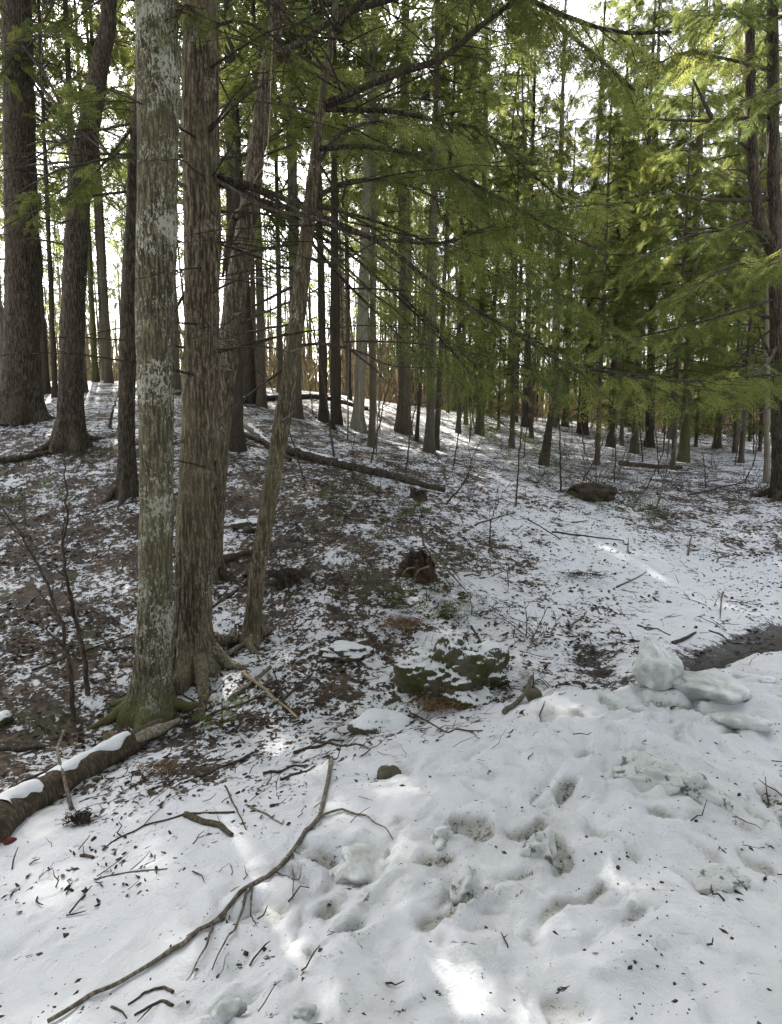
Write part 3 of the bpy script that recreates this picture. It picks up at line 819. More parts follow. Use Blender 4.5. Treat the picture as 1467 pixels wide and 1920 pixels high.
Y2, Y4, Y3 = T2['Y'], T4['Y'], T3['Y']
bough(T2, [(405, 330, Y2), (480, 350, Y2 - .1), (580, 395, Y2 - .2), (720, 460, Y2 - .3), (830, 545, Y2 - .4), (940, 608, Y2 - .5), (1060, 680, Y2 - .5), (1160, 700, Y2 - .5), (1280, 714, Y2 - .4), (1480, 700, Y2 - .2)], .021, .007, .30, .95, 54, 8, .21, 0, 31, .85)
bough(T2, [(405, 345, Y2), (540, 392, Y2 + .1), (690, 444, Y2 + .2), (830, 455, Y2 + .3), (920, 425, Y2 + .4), (1060, 390, Y2 + .6), (1180, 380, Y2 + .8)], .017, .005, .28, .95, 44, 8, .21, 0, 32, .95)
bough(T2, [(410, 325, Y2 + .2), (560, 400, Y2 + .5), (700, 500, Y2 + .9), (800, 600, Y2 + 1.2), (900, 690, Y2 + 1.5), (980, 740, Y2 + 1.7)], .015, .005, .34, .85, 34, 7, .22, 0, 33, .75)
bough(T2, [(405, 335, Y2 + .1), (560, 380, Y2 + .6), (720, 420, Y2 + 1.2), (900, 500, Y2 + 1.8), (1050, 580, Y2 + 2.3), (1200, 640, Y2 + 2.7)], .018, .005, .3, 1.1, 44, 8, .24, 0, 41, .9)
bough(T4, [(612, 195, Y4), (735, 142, Y4 - .3), (830, 108, Y4 - .6), (900, 50, Y4 - .8), (970, 0, Y4 - .9), (1080, -70, Y4 - 1.0)], .028, .010, .35, .7, 26, 7, .2, 0, 34, .7)
bough(T4, [(606, 205, Y4), (740, 210, Y4 + .1), (830, 230, Y4 + .1), (905, 246, Y4), (990, 320, Y4), (1060, 380, Y4)], .022, .006, .2, .8, 34, 7, .2, 0, 35, .8)
bough(T4, [(592, 280, Y4), (680, 275, Y4 - .1), (780, 292, Y4 - .2), (870, 335, Y4 - .3), (945, 376, Y4 - .3), (1040, 430, Y4 - .3), (1130, 470, Y4 - .3)], .022, .006, .1, .8, 40, 7, .2, 0, 36, .85)
bough(T4, [(582, 375, Y4), (660, 340, Y4 + .3), (760, 345, Y4 + .6), (860, 400, Y4 + .9), (960, 480, Y4 + 1.1), (1060, 560, Y4 + 1.2)], .022, .006, .1, .9, 40, 7, .22, 0, 37, .9)
bough(T4, [(588, 320, Y4), (640, 250, Y4 + .5), (720, 230, Y4 + 1.0), (800, 260, Y4 + 1.5), (880, 310, Y4 + 1.9)], .022, .006, .1, .95, 34, 7, .23, 0, 42, .9)
bough(T4, [(575, 430, Y4), (660, 480, Y4 + .3), (750, 560, Y4 + .6), (830, 640, Y4 + .8), (900, 720, Y4 + .9)], .016, .005, .25, .65, 26, 6, .2, 0, 43, .65)
bough(T4, [(572, 440, Y4), (640, 520, Y4 + .6), (720, 600, Y4 + 1.2), (800, 680, Y4 + 1.7), (880, 740, Y4 + 2.1)], .016, .005, .3, .8, 26, 6, .24, 0, 45, .6)
bough(T2, [(408, 330, Y2 + .1), (560, 420, Y2 + .9), (690, 540, Y2 + 1.8), (800, 650, Y2 + 2.6), (900, 760, Y2 + 3.2), (990, 830, Y2 + 3.6)], .015, .005, .4, .9, 30, 6, .26, 0, 46, .55)
bough(T3, [(505, 105, Y3), (560, 82, Y3 - .5), (640, 28, Y3 - .9), (730, 0, Y3 - 1.2), (850, -40, Y3 - 1.5), (1000, 20, Y3 - 1.9), (1100, 90, Y3 - 2.2), (1190, 170, Y3 - 2.4)], .034, .008, .45, .8, 36, 8, .19, 0, 38, 1.0, .35)
bough(T4, [(620, 60, Y4), (760, -60, Y4 - .4), (920, -30, Y4 - .9), (1060, 30, Y4 - 1.2), (1160, 60, Y4 - 1.4), (1260, 60, Y4 - 1.5)], .024, .007, .35, .7, 32, 8, .19, 0, 39, 1.0, .4)
bough(T2, [(378, 60, Y2 - .1), (440, 40, Y2 - .4), (500, 60, Y2 - .5), (560, 110, Y2 - .6)], .014, .004, .1, .4, 12, 5, .17, 0, 40, .7)
bough(T2, [(372, 30, Y2 - .1), (350, 10, Y2 - .4), (335, 30, Y2 - .6), (325, 60, Y2 - .7)], .012, .004, .1, .3, 10, 5, .17, 0, 44, .8)
# leafy boughs of the left-hand hemlocks, filling the top left
Y5, Y6, Y7 = T5['Y'], T6['Y'], T7['Y']
for i, (tr, pts) in enumerate(((T7, [(255, 230, Y7), (200, 300, Y7 - .3), (150, 350, Y7 - .5), (95, 390, Y7 - .6)]), (T7, [(262, 150, Y7), (330, 215, Y7 + .4), (400, 255, Y7 + .7), (455, 285, Y7 + .9)]), (T7, [(260, 190, Y7), (215, 170, Y7 + .5), (170, 190, Y7 + .9), (110, 230, Y7 + 1.2)]), (T5, [(40, 200, Y5), (100, 235, Y5 - .3), (165, 320, Y5 - .5), (225, 390, Y5 - .6)]), (T5, [(35, 110, Y5), (80, 60, Y5 - .6), (130, 60, Y5 - 1), (190, 110, Y5 - 1.2)]),
                               (T5, [(36, 90, Y5), (10, 130, Y5 - .7), (-30, 200, Y5 - 1)]), (T6, [(165, 235, Y6), (220, 255, Y6 + .3), (290, 300, Y6 + .5), (340, 350, Y6 + .6)]), (T6, [(150, 335, Y6), (95, 370, Y6 + .6), (40, 420, Y6 + 1)]), (T3, [(480, 290, Y3), (530, 245, Y3 + .5), (600, 240, Y3 + .9), (655, 265, Y3 + 1.2)]), (T3, [(468, 380, Y3), (520, 405, Y3 + .4), (565, 455, Y3 + .6)]), (T3, [(500, 150, Y3), (450, 165, Y3 + .6), (415, 215, Y3 + 1)]), (T3, [(512, 70, Y3), (560, 120, Y3 + .6), (620, 150, Y3 + 1.2), (690, 160, Y3 + 1.8)]))):
    bough(tr, pts, .018, .005, .1, .75, 18, 6, .30, 1, 90 + i, .85)
# right-edge hemlock boughs
for i, pts in enumerate(([(1446, 130, Y8), (1360, 110, Y8 - .5), (1280, 100, Y8 - 1.0), (1220, 130, Y8 - 1.3)], [(1446, 60, Y8), (1380, 30, Y8 - 1), (1310, 30, Y8 - 2)], [(1450, 440, Y8), (1370, 430, Y8 - .6), (1270, 450, Y8 - 1.2), (1180, 500, Y8 - 1.6)],
                         [(1452, 500, Y8), (1400, 490, Y8 - 1), (1330, 520, Y8 - 2), (1270, 570, Y8 - 2.6)], [(1455, 560, Y8), (1360, 590, Y8 - .4), (1250, 620, Y8 - .6), (1150, 640, Y8 - .7)], [(1456, 650, Y8), (1440, 680, Y8 - 1.2), (1400, 710, Y8 - 2.2), (1360, 740, Y8 - 2.8)],
                         [(1446, 200, Y8), (1480, 180, Y8 - 1.4), (1440, 170, Y8 - 2.4), (1390, 190, Y8 - 3)], [(1452, 520, Y8), (1490, 480, Y8 - 1.4), (1500, 470, Y8 - 2.4), (1440, 500, Y8 - 3.2)])):
    bough(T8, pts, .028, .006, .12, 1.0, 22, 6, .36, 1, 60 + i, .95)
# bare dead limbs
for tr, pts, r0 in ((T4, [(585, 485, Y4), (615, 492, Y4 - .1), (645, 488, Y4 - .2), (690, 462, Y4 - .3), (722, 448, Y4 - .3)], .014), (T4, [(565, 648, Y4), (610, 645, Y4 - .2), (680, 662, Y4 - .4), (735, 686, Y4 - .5), (830, 690, Y4 - .6)], .015),
                    (T3, [(470, 390, Y3), (440, 410, Y3 - .2), (425, 470, Y3 - .2), (418, 520, Y3 - .1)], .05), (T4, [(610, 200, Y4), (680, 180, Y4 + .1), (735, 150, Y4 + .3)], .018),
                    (T2, [(402, 335, Y2 - .1), (500, 390, Y2 - .4), (620, 420, Y2 - .6), (760, 520, Y2 - .8), (880, 600, Y2 - .9)], .014), (T2, [(402, 340, Y2), (560, 420, Y2 - .2), (660, 520, Y2 - .3), (740, 580, Y2 - .3), (800, 640, Y2 - .3)], .012),
                    (T5, [(50, 130, T5['Y']), (110, 200, T5['Y'] - 1), (180, 270, T5['Y'] - 2), (260, 330, T5['Y'] - 3)], .03), (T5, [(30, 70, T5['Y']), (90, 150, T5['Y'] - .6), (160, 280, T5['Y'] - 1), (250, 360, T5['Y'] - 1.2)], .03),
                    (T6, [(165, 240, T6['Y']), (210, 300, T6['Y'] - .5), (250, 400, T6['Y'] - .8), (262, 470, T6['Y'] - 1)], .022), (T6, [(150, 380, T6['Y']), (200, 380, T6['Y'] - .5), (250, 420, T6['Y'] - .8)], .018)):
    limb(tr, pts, r0, r0 * .25, 'dead_branch', 'twig', 6, 36)
# long fine dead branches on the trunks
def dead_boughs(tree, zs, L, seed, twigs=9):
    r = np.random.default_rng(seed); b = tree['base']
    for z in zs:
        p = path_at(tree['path'], b[2] + z); a = r.uniform(0, 6.28); ln = L * r.uniform(.6, 1.2); s = np.linspace(0, 1, 16)[:, None]
        d = np.array([math.cos(a), math.sin(a) * .8, r.normal(-.1, .25)])
        m = p + (d * s - UP * r.uniform(.05, .35) * s ** 2) * ln + np.cumsum(r.normal(0, .012, (16, 3)), 0) * s
        acc = Acc(); v, q = tubes(m[None], ((.005 + .006 * ln) * (1.08 - s[:, 0]))[None], 5); acc.put(v, q)
        bough_foliage(acc, m[None], np.array([ln * .45]), twigs, 1, 0, .2, r, f0=.2, leafy=0, sec_r=.0035, droop=.3)
        add('dead_branch', acc.build('dead_branch', ['twig'], off=b), tree['root'])
dead_boughs(T5, np.linspace(2.8, 8.2, 16), 2.3, 1); dead_boughs(T6, np.linspace(2.6, 8.0, 14), 2.0, 2); dead_boughs(T7, np.linspace(2.2, 7.6, 14), 2.0, 3)
dead_boughs(T3, np.linspace(2.6, 7.0, 14), 1.7, 4); dead_boughs(T2, np.linspace(2.8, 6.0, 9), 1.3, 5); dead_boughs(T4, np.linspace(2.4, 6.0, 12), 1.2, 6); dead_boughs(T8, np.linspace(1.6, 8.0, 16), 1.8, 7)

# thin pale vine hanging beside the leaning trunk
w = [P(x, y, Y3 - .5) for x, y in ((512, 60), (508, 160), (505, 240), (498, 300), (480, 335), (465, 365), (452, 385), (442, 408))]
v, fs = tube(w, [.006] * 6 + [.005, .003], 60, 5, .2)
vine = tag(add('vine', mesh('vine', v - w[0], fs, 'twig_pale'), None, w[0]), 'thin pale vine hanging beside the right-leaning trunk', 'vine')

# ------------------------------------------------------------------ slimmer trees further back
UT = {k: unit_trunk('trunk', k, i) for i, k in enumerate(('bark_dark', 'bark_far', 'bark_pale', 'bark_moss', 'bark_hemlock'))}
CH = {'high_a': 9.5, 'high_b': 11., 'mid_a': 8.5, 'mid_b': 9.5, 'thin': 6.5, 'bare_a': 8., 'bare_b': 7.}
def far_tree(name, label, base, diam, H, mat, crown, cz, cs=1.0, lean=(0, 0), rot=0.0, group=None):
    root = thing(name, label, 'tree', base - UP * .08, group)
    t = add('trunk', UT[mat], root); t.scale = (diam, diam, H); t.rotation_euler = (lean[0], lean[1], 0)
    if crown:
        off = Matrix.Rotation(lean[1], 3, 'Y') @ Matrix.Rotation(lean[0], 3, 'X') @ Vector((0, 0, cz))
        c = add('crown', CROWN[crown], root, off)
        c.scale = (cs, cs, max(H - cz, 1.5) * 1.02 / CH[crown]); c.rotation_euler = (lean[0], lean[1], rot)
    return root

named = [  # px, py at the foot, width px, material, crown, crown start m, total m, lean, label
    ((445, 842), 27, 'bark_dark', 'thin', 7.0, 14, (0, .01), 'dark straight trunk right of the leaning pair, beside the pile of fallen sticks'),
    ((470, 755), 26, 'bark_dark', 'high_b', 7, 16, (0, -.03), 'dark crooked trunk on the crest behind the leaning slim trunk, left of it'),
    ((492, 762), 17, 'bark_far', 'thin', 7, 14, (0, 0), 'brown trunk on the crest just left of the leaning slim trunk'),
    ((555, 782), 24, 'bark_far', 'high_a', 7.5, 16, (0, .005), 'brown trunk whose foot peeks out right behind the leaning slim trunk'),
    ((608, 790), 17, 'bark_dark', 'high_b', 7, 16, (0, -.01), 'left one of two dark trunks close together on the crest, centre'),
    ((633, 795), 16, 'bark_dark', 'thin', 7, 15, (0, 0), 'right one of two dark trunks close together on the crest, centre'),
    ((624, 805), 9, 'bark_dark', None, 0, 9, (0, .01), 'thin dark stem in front of the close pair of trunks on the crest'),
    ((672, 805), 25, 'bark_pale', 'bare_a', 6, 14, (0, .045), 'pale grey trunk with dark flared foot, centre of the crest'),
    ((698, 838), 14, 'bark_far', 'bare_b', 6, 11, (0, .01), 'slender brown stem right of the pale flared trunk'),
    ((758, 812), 27, 'bark_far', 'mid_b', 6.2, 17, (0, 0), 'stout straight trunk half hidden by hemlock needles, centre'),
    ((806, 848), 19, 'bark_far', 'mid_a', 6, 13, (0, .01), 'thickest stem of a small cluster right of the stout centre trunk'),
    ((818, 843), 11, 'bark_dark', 'thin', 5, 10, (0, .04), 'thin stem leaning right from the small cluster, centre'),
    ((205, 718), 14, 'bark_far', 'thin', 7, 15, (0, .0), 'slim trunk on the crest between the bent trunk and the straight dark trunk'),
    ((180, 716), 12, 'bark_moss', 'bare_a', 5, 13, (0, 0), 'greenish slim trunk on the crest right of the bent trunk'),
    ((156, 735), 15, 'bark_far', 'high_b', 7, 16, (0, .01), 'grey-brown trunk half hidden right behind the bent trunk'),
    ((88, 738), 13, 'bark_dark', 'thin', 7, 14, (0, .0), 'left one of two slim stems between the massive trunk and the bent trunk'),
    ((104, 745), 10, 'bark_dark', 'bare_b', 6, 12, (0, .02), 'right one of two slim stems between the massive trunk and the bent trunk'),
    ((332, 740), 16, 'bark_far', 'high_a', 7, 16, (0, 0), 'trunk seen in the gap between the lichen trunk and the furrowed hemlock'),
    ((0, 735), 34, 'bark_pale', 'high_a', 8, 17, (0, 0), 'tan trunk cut off by the left edge behind the massive trunk'),
    ((1037, 800), 17, 'bark_pale', 'bare_a', 9, 17, (0, .0), 'tall pale straight trunk rising through the hemlock needles, right of centre'),
    ((1018, 872), 22, 'bark_dark', None, 0, 1.9, (0, .12), 'short dark leaning snag above the small green hemlock seedling'),
    ((1282, 866), 19, 'bark_moss', 'mid_a', 4.6, 13, (0, 0), 'tree with bright mossy foot in the sunlit right clearing'),
    ((1190, 850), 15, 'bark_far', 'mid_b', 4.6, 13, (0, 0), 'brown trunk left of the tree with the mossy foot'),
    ((1218, 838), 17, 'bark_dark', 'mid_a', 4.8, 14, (0, -.03), 'dark trunk leaning left, next to the tree with the mossy foot'),
    ((1145, 838), 15, 'bark_dark', 'mid_b', 4.4, 13, (0, 0), 'dark trunk behind the sweeping bough, right of centre'),
    ((1095, 815), 15, 'bark_dark', 'high_a', 6, 15, (0, .01), 'dark straight trunk between pale trunk and brown trunk, right of centre'),
    ((1345, 840), 14, 'bark_far', 'mid_a', 4.8, 13, (0, .01), 'brown trunk between the mossy-footed tree and the right edge hemlock'),
    ((1438, 905), 11, 'bark_pale', 'bare_b', 4.5, 8, (0, -.06), 'thin grey stem leaning left against the right edge hemlock'),
    ((900, 815), 15, 'bark_far', 'high_b', 6, 15, (0, 0), 'brown trunk behind drooping needles, between stout trunk and pale trunk'),
    ((985, 800), 14, 'bark_dark', 'high_a', 6, 15, (0, 0), 'dark trunk just left of the tall pale straight trunk'),
]
rr = np.random.default_rng(5)
taken = []
for (x, y), w, mat, crown, cz, H, lean, label in named:
    b = G(x, y); taken.append(b)
    d = w * b[1] / FPX * .92
    far_tree('slender_tree' if crown else 'bare_snag', label, b, d, H, mat, crown, cz, rr.uniform(.6, .8) if d < .2 else rr.uniform(.75, .95), (lean[0], lean[1]), rr.uniform(0, 6.28))

# young hemlocks with low green branches on the right
for i, (x, y, w, H, cz, cs, lab) in enumerate(((1120, 872, 10, 8.0, 1.9, .72, 'young hemlock with low green branches behind the bare shrub, right of centre'), (1390, 868, 10, 8.0, 1.7, .75, 'young hemlock with low green branches left of the right edge hemlock'),
                                         (1262, 880, 9, 8.5, 2.0, .80, 'bushy green hemlock in front of the mossy-footed tree'), (960, 838, 10, 7.5, 1.8, .7, 'young hemlock with drooping green branches left of the pale trunk'), (1330, 815, 12, 11, 2.0, .9, 'tall bushy hemlock at the back of the right clearing'),
                                         (1060, 800, 12, 11, 2.4, .9, 'bushy hemlock behind the tall pale trunk'), (860, 812, 9, 8, 2.2, .65, 'young green hemlock right of the stout centre trunk'), (1180, 800, 12, 11, 1.8, .9, 'bushy hemlock far back between brown trunk and dark trunk'),
        (1425, 846, 7, 4.5, .7, .5, 'low young hemlock far back left of the right edge hemlock'), (1305, 838, 7, 4.0, .6, .45, 'low young hemlock far back right of the mossy-footed tree'), (1165, 824, 7, 4.2, .6, .45, 'low young hemlock far back right of the wide bare tangle'), (1085, 812, 7, 4.4, .7, .45, 'low young hemlock far back right of the tall pale trunk'), (935, 806, 6, 3.8, .6, .4, 'low young hemlock far back between drooping needles and dark snag'), (1245, 812, 7, 4.6, .7, .5, 'low young hemlock far back left of the mossy-footed tree'))):
    b = G(x, y); taken.append(b)
    far_tree('young_hemlock', lab, b, w * b[1] / FPX, H, 'bark_far', ('mid_a', 'mid_b')[i % 2], cz, cs, (0, 0), i * 1.3, 'young hemlocks on the right')

# the woods behind
REFS = [(0, 'left edge of the view'), (42, 'massive left trunk'), (133, 'bent dark trunk'), (180, 'greenish slim trunk'), (240, 'straight dark trunk'), (292, 'lichen trunk'), (375, 'furrowed hemlock trunk'), (445, 'right-leaning trunk'), (500, 'crest trunk group'), (550, 'slim leaning trunk'), (620, 'close pair of trunks'), (690, 'pale flared trunk'), (758, 'stout centre trunk'), (810, 'small cluster of stems'), (900, 'drooping needles'),
        (985, 'short dark snag'), (1037, 'tall pale trunk'), (1095, 'wide bare tangle'), (1145, 'thin sapling by the shrub'), (1190, 'low bare tangle'), (1218, 'left-leaning dark trunk'), (1282, 'mossy-footed tree'), (1324, 'lone small sapling'), (1390, 'low-branched young hemlock'), (1460, 'right edge hemlock')]
TONE = {'bark_dark': 'dark', 'bark_far': 'brown', 'bark_pale': 'pale', 'bark_hemlock': 'furrowed'}
def wood_label(b, mat, cr, d):
    px = 733.5 + b[0] / b[1] * FPX / CP
    x, ref = min(REFS, key=lambda q: abs(q[0] - px))
    side = 'left of' if px < x - 12 else ('right of' if px > x + 12 else 'behind')
    far = 'deep in the woods' if b[1] > 30 else ('mid distance' if b[1] > 20 else 'among the nearer woods')
    return '%s %s %s trunk %s, %s the %s' % (TONE[mat], 'thin' if d < .15 else 'sturdy', 'leafless' if 'bare' in cr else 'hemlock', far, side, ref)
for i, (x, y, d, H, cz, cr, cs, lab) in enumerate(((-11.6, 17.5, .22, 15, 5.0, 'high_a', .95, 'hemlock on the crest left of the massive trunk'), (-9.2, 20, .2, 15, 5.4, 'high_b', 1.0, 'hemlock behind the massive left trunk with drooping green crown'), (-8.6, 15.2, .16, 13, 4.8, 'mid_a', .7, 'slim hemlock between massive trunk and bent trunk with green crown'),
        (-7.6, 22, .2, 16, 6.0, 'high_a', 1.0, 'hemlock far behind the bent trunk with green crown'), (-6.1, 17, .17, 14, 5.2, 'high_b', .8, 'hemlock behind the lichen trunk with green crown'), (-4.6, 21, .2, 16, 6.0, 'high_a', 1.0, 'hemlock seen between furrowed trunk and slim leaning trunk'), (-3.2, 18, .17, 14, 5.6, 'high_b', .85, 'hemlock behind the right-leaning trunk with green crown'), (-1.6, 23, .2, 17, 6.6, 'high_a', 1.0, 'hemlock far behind the close pair of trunks'), (-.5, 17.5, .16, 13, 5.6, 'mid_b', .75, 'hemlock behind the pale flared trunk with green crown'))):
    b = np.array([x, y, float(ground_z(x, y))]); taken.append(b)
    far_tree('crest_hemlock', lab, b, d, H, 'bark_far', cr, cz, cs, (0, 0), i * 1.1, 'hemlocks along the crest')
cnt = 0
tr_ = np.random.default_rng(77)
pos = [t[:2] for t in taken] + [t['base'][:2] for t in (T1, T2, T3, T4, T5, T6, T7, T8)]
while cnt < 205:
    Yb = tr_.uniform(14, 46) if cnt < 95 else tr_.uniform(18, 52)
    Xb = tr_.uniform(-.72, .78) * Yb if cnt < 95 else tr_.uniform(0, .8) * Yb
    if min(np.hypot(Xb - p[0], Yb - p[1]) for p in pos) < .95: continue
    pos.append((Xb, Yb))
    b = np.array([Xb, Yb, float(ground_z(Xb, Yb))])
    right = Xb > .12 * Yb
    d = tr_.uniform(.055, .15) if tr_.random() < .8 else tr_.uniform(.15, .22)
    H = 9 + d * 40 + tr_.uniform(-1, 2)
    cr = tr_.choice(['high_a', 'high_b', 'thin', 'bare_a', 'bare_b', 'mid_a' if right else 'thin'], p=[.10, .09, .22, .26, .23, .10])
    cz = H * tr_.uniform(.42, .55) if not (right and tr_.random() < .5) else H * tr_.uniform(.12, .3)
    mat = tr_.choice(['bark_dark', 'bark_far', 'bark_pale', 'bark_hemlock'], p=[.4, .35, .1, .15])
    far_tree('woodland_tree', wood_label(b, mat, cr, d), b, d, H, mat, cr, cz, tr_.uniform(.5, .8), (tr_.normal(0, .02), tr_.normal(0, .035)), tr_.uniform(0, 6.28), 'slender trunks deep in the woods')
    cnt += 1

# hemlocks of the same wood standing round the viewpoint, just outside the view; they shade the near snow
for i, (x, y, d, H, cz, cr, lab) in enumerate(((-5.0, 0.6, .36, 14, 3.0, 'mid_a', 'hemlock standing just outside the view on the left'), (5.4, 0.8, .34, 14, 3.0, 'mid_b', 'hemlock standing just outside the view on the right'),
                                               (-2.2, -2.9, .38, 14, 2.8, 'mid_b', 'hemlock across the road behind the viewer, left one'), (2.3, -3.0, .36, 14, 2.8, 'mid_a', 'hemlock across the road behind the viewer, right one'), (6.5, -3.5, .3, 13, 3.2, 'mid_a', 'hemlock across the road behind the viewer, far right'), (-7, -3, .3, 13, 3.0, 'mid_b', 'hemlock across the road behind the viewer, far left'))):
    b = np.array([x, y, float(ground_z(x, y))]); pos.append((x, y))
    far_tree('roadside_hemlock', lab, b, d, H, 'bark_hemlock', cr, cz, 1.4, (0, 0), i * 1.7, 'roadside hemlocks round the viewpoint')

# far brush beyond the crest: tan twigs and thin stems reading as one mass
acc = Acc(); r = np.random.default_rng(91)
k = 9000
Yb = r.uniform(24, 62, k); Xb = r.uniform(-1.0, 1.0, k) * Yb
zb = ground_z(Xb, Yb); hgt = r.gamma(3, .6, k) + .3 + 1.3 * (Xb < 0)
s = np.linspace(0, 1, 4)
pts = np.stack([Xb, Yb, zb], 1)[:, None] + np.stack([r.normal(0, .22, k), r.normal(0, .22, k), np.ones(k)], 1)[:, None] * (s[None] * hgt[:, None])[..., None] + r.normal(0, .06, (k, 4, 3)) * s[None, :, None]
v, q = tubes(pts, (.010 + .008 * hgt)[:, None] * (1.1 - s)[None], 3); acc.put(v, q)
o = add('brush', acc.build('brush', ['brush_far'])); o['kind'] = 'stuff'; o['label'] = 'far tan brush and thin stems beyond the crest'; o['category'] = 'brush'

# dark belt of far woods on the right, beyond where single trees can be told apart
acc = Acc(); r = np.random.default_rng(92); k = 420
Yb = r.uniform(54, 85, k); Xb = r.uniform(-.05, 1.0, k) * Yb; hgt = r.uniform(5, 13, k); zb = ground_z(Xb, Yb); s = np.linspace(0, 1, 5)
pts = np.stack([Xb, Yb, zb], 1)[:, None] + np.stack([r.normal(0, .03, k), r.normal(0, .03, k), np.ones(k)], 1)[:, None] * (s[None] * hgt[:, None])[..., None]
v, q = tubes(pts, r.uniform(.06, .15, k)[:, None] * (1.1 - s)[None], 5); acc.put(v, q)
j = r.integers(0, k, 7000); t = r.uniform(.12, 1, 7000) ** 1.0; a = r.uniform(0, 6.28, 7000)
ax = np.stack([np.cos(a), np.sin(a), r.normal(-.2, .2, 7000)], 1)
o_ = np.stack([Xb[j], Yb[j], zb[j] + hgt[j] * t], 1) + ax * (r.uniform(0, 1.6, 7000) * (1.1 - t))[:, None]
put_sprays(acc, 2, o_, ax, norm(UP + r.normal(0, .6, (7000, 3))), r.uniform(.8, 1.7, 7000), 1, r)
k = 760; Yb = r.uniform(34, 75, k); Xb = r.uniform(-.95, .1, k) * Yb; hgt = r.uniform(6, 15, k); zb = ground_z(Xb, Yb)
pts = np.stack([Xb, Yb, zb], 1)[:, None] + np.stack([r.normal(0, .04, k), r.normal(0, .04, k), np.ones(k)], 1)[:, None] * (s[None] * hgt[:, None])[..., None]
v, q = tubes(pts, r.uniform(.035, .11, k)[:, None] * (1.1 - s)[None], 5); acc.put(v, q)
j = r.integers(0, k, 3600); t = r.uniform(.3, 1, 3600); a = r.uniform(0, 6.28, 3600); ax = np.stack([np.cos(a), np.sin(a), r.normal(-.1, .25, 3600)], 1)
o_ = np.stack([Xb[j], Yb[j], zb[j] + hgt[j] * t], 1) + ax * (r.uniform(0, 1.4, 3600) * (1.1 - t))[:, None]
put_sprays(acc, 2, o_, ax, norm(UP + r.normal(0, .6, (3600, 3))), r.uniform(.7, 1.5, 3600), 1, r)
o = add('distant_woods', acc.build('distant_woods', ['bark_far', 'needles_far'])); o['kind'] = 'stuff'; o['label'] = 'far belt of thin stems and green woods closing the view behind'; o['category'] = 'woods'

# ------------------------------------------------------------------ saplings and shrubs
def sapling(label, pts, r0, twigs, seed, name='sapling', mat='twig', cat='sapling', group=None, world=False, tl=.35):
    base = GG(pts[0][0], pts[0][1]) if not world else np.array(pts[0], float)
    Y = base[1]; r = np.random.default_rng(seed)
    w = np.array([P(p[0], p[1], Y + (p[2] if len(p) > 2 else 0)) for p in pts]) if not world else np.array(pts, float)
    w[0] = base - UP * .05
    root = thing(name, label, cat, base, group)
    p = resample(w, 30); rad = r0 * (1 - .8 * np.linspace(0, 1, 30))
    p[2:-1] += r.normal(0, r0 * .35, (27, 3))
    v, q = tubes(p[None], rad[None], 6)
    stem = add('stem', mesh('stem', v - base, q, mat), root)
    for i in range(twigs):
        j = r.integers(9, 29); T = norm(p[min(j + 1, 29)] - p[j - 1])
        d = norm(T + r.normal(0, .6, 3)); ln = tl * r.uniform(.5, 1.2)
        s = np.linspace(0, 1, 6)[:, None]
        tp = p[j] + (d * s + r.normal(0, .05, (6, 3)) * s + UP * .12 * s ** 2) * ln
        a = Acc()
        v, q = tubes(tp[None], (rad[j] * .55 * (1.1 - s[:, 0]))[None], 4); a.put(v, q)
        for jj in (2, 3, 4):
            d2 = norm(d + r.normal(0, .6, 3)); t2 = tp[jj] + d2 * s * ln * .4
            v, q = tubes(t2[None], (rad[j] * .3 * (1.1 - s[:, 0]))[None], 3); a.put(v, q)
        add('twig', a.build('twig', [mat], off=base), root)
sapling('bare dark sapling leaning left out of the frame, left foreground', [(137, 1345), (130, 1240), (98, 1120), (50, 1020), (-5, 940)], .018, 9, 1)
sapling('bare upright crooked sapling beside the left-leaning one, left foreground', [(165, 1298), (158, 1230), (132, 1120), (119, 1030), (127, 960), (121, 860)], .020, 9, 2)
for i, (lab, pts, r0, tw) in enumerate((
    ('bare dark sapling leaning right below the fallen log on the hillside', [(695, 868), (715, 780), (738, 690), (752, 620)], .018, 8),
    ('straight bare sapling between log and small trunk cluster', [(760, 886), (772, 800), (788, 700), (795, 560)], .016, 8),
    ('thin bare sapling left of the mossy log end', [(665, 905), (662, 860), (668, 800)], .010, 4),
    ('bare sapling rising from the snowy gully in the middle', [(918, 1018), (922, 975), (940, 930), (960, 900)], .011, 8),
    ('bare twiggy sapling right of the small dark stump', [(830, 945), (870, 905), (890, 850), (905, 820)], .016, 9),
    ('thin bare sapling in front of the shrub on the right', [(1152, 905), (1155, 830), (1158, 740), (1160, 660)], .014, 6),
    ('small bare sapling standing alone in the right clearing', [(1324, 914), (1322, 880), (1318, 850)], .014, 7),
    ('slanting bare stem left of the shrub on the right', [(1085, 915), (1105, 880), (1122, 850), (1140, 800)], .018, 7),
    ('bare stem slanting right between shrub and mossy-footed tree', [(1205, 925), (1225, 890), (1245, 840), (1250, 760)], .013, 7),
    ('pale bare stem near the mossy-footed tree', [(1236, 890), (1232, 830), (1222, 760), (1224, 690)], .012, 5),
    ('thin bare stem above the snowy gully, centre right', [(850, 875), (862, 800), (872, 730), (868, 640)], .015, 7),
    ('bare sapling left of the straight trunk on the left slope', [(205, 800), (212, 770), (224, 730)], .03, 3),
    ('tiny two-pronged twig standing in the snow right of the old stump', [(955, 1098), (953, 1072), (968, 1055)], .006, 3),
    ('bare stem on the left of the brush clump, centre', [(548, 1110), (527, 1070), (526, 1030), (530, 990)], .008, 3),
    ('thin bare sapling behind the brush clump, centre', [(640, 990), (655, 940), (668, 880)], .008, 6),
    ('slanting thin sapling at the back right near the edge', [(1395, 905), (1415, 860), (1420, 800), (1418, 720)], .014, 6))):
    sapling(lab, pts, r0, tw, 20 + i, tl=.5)

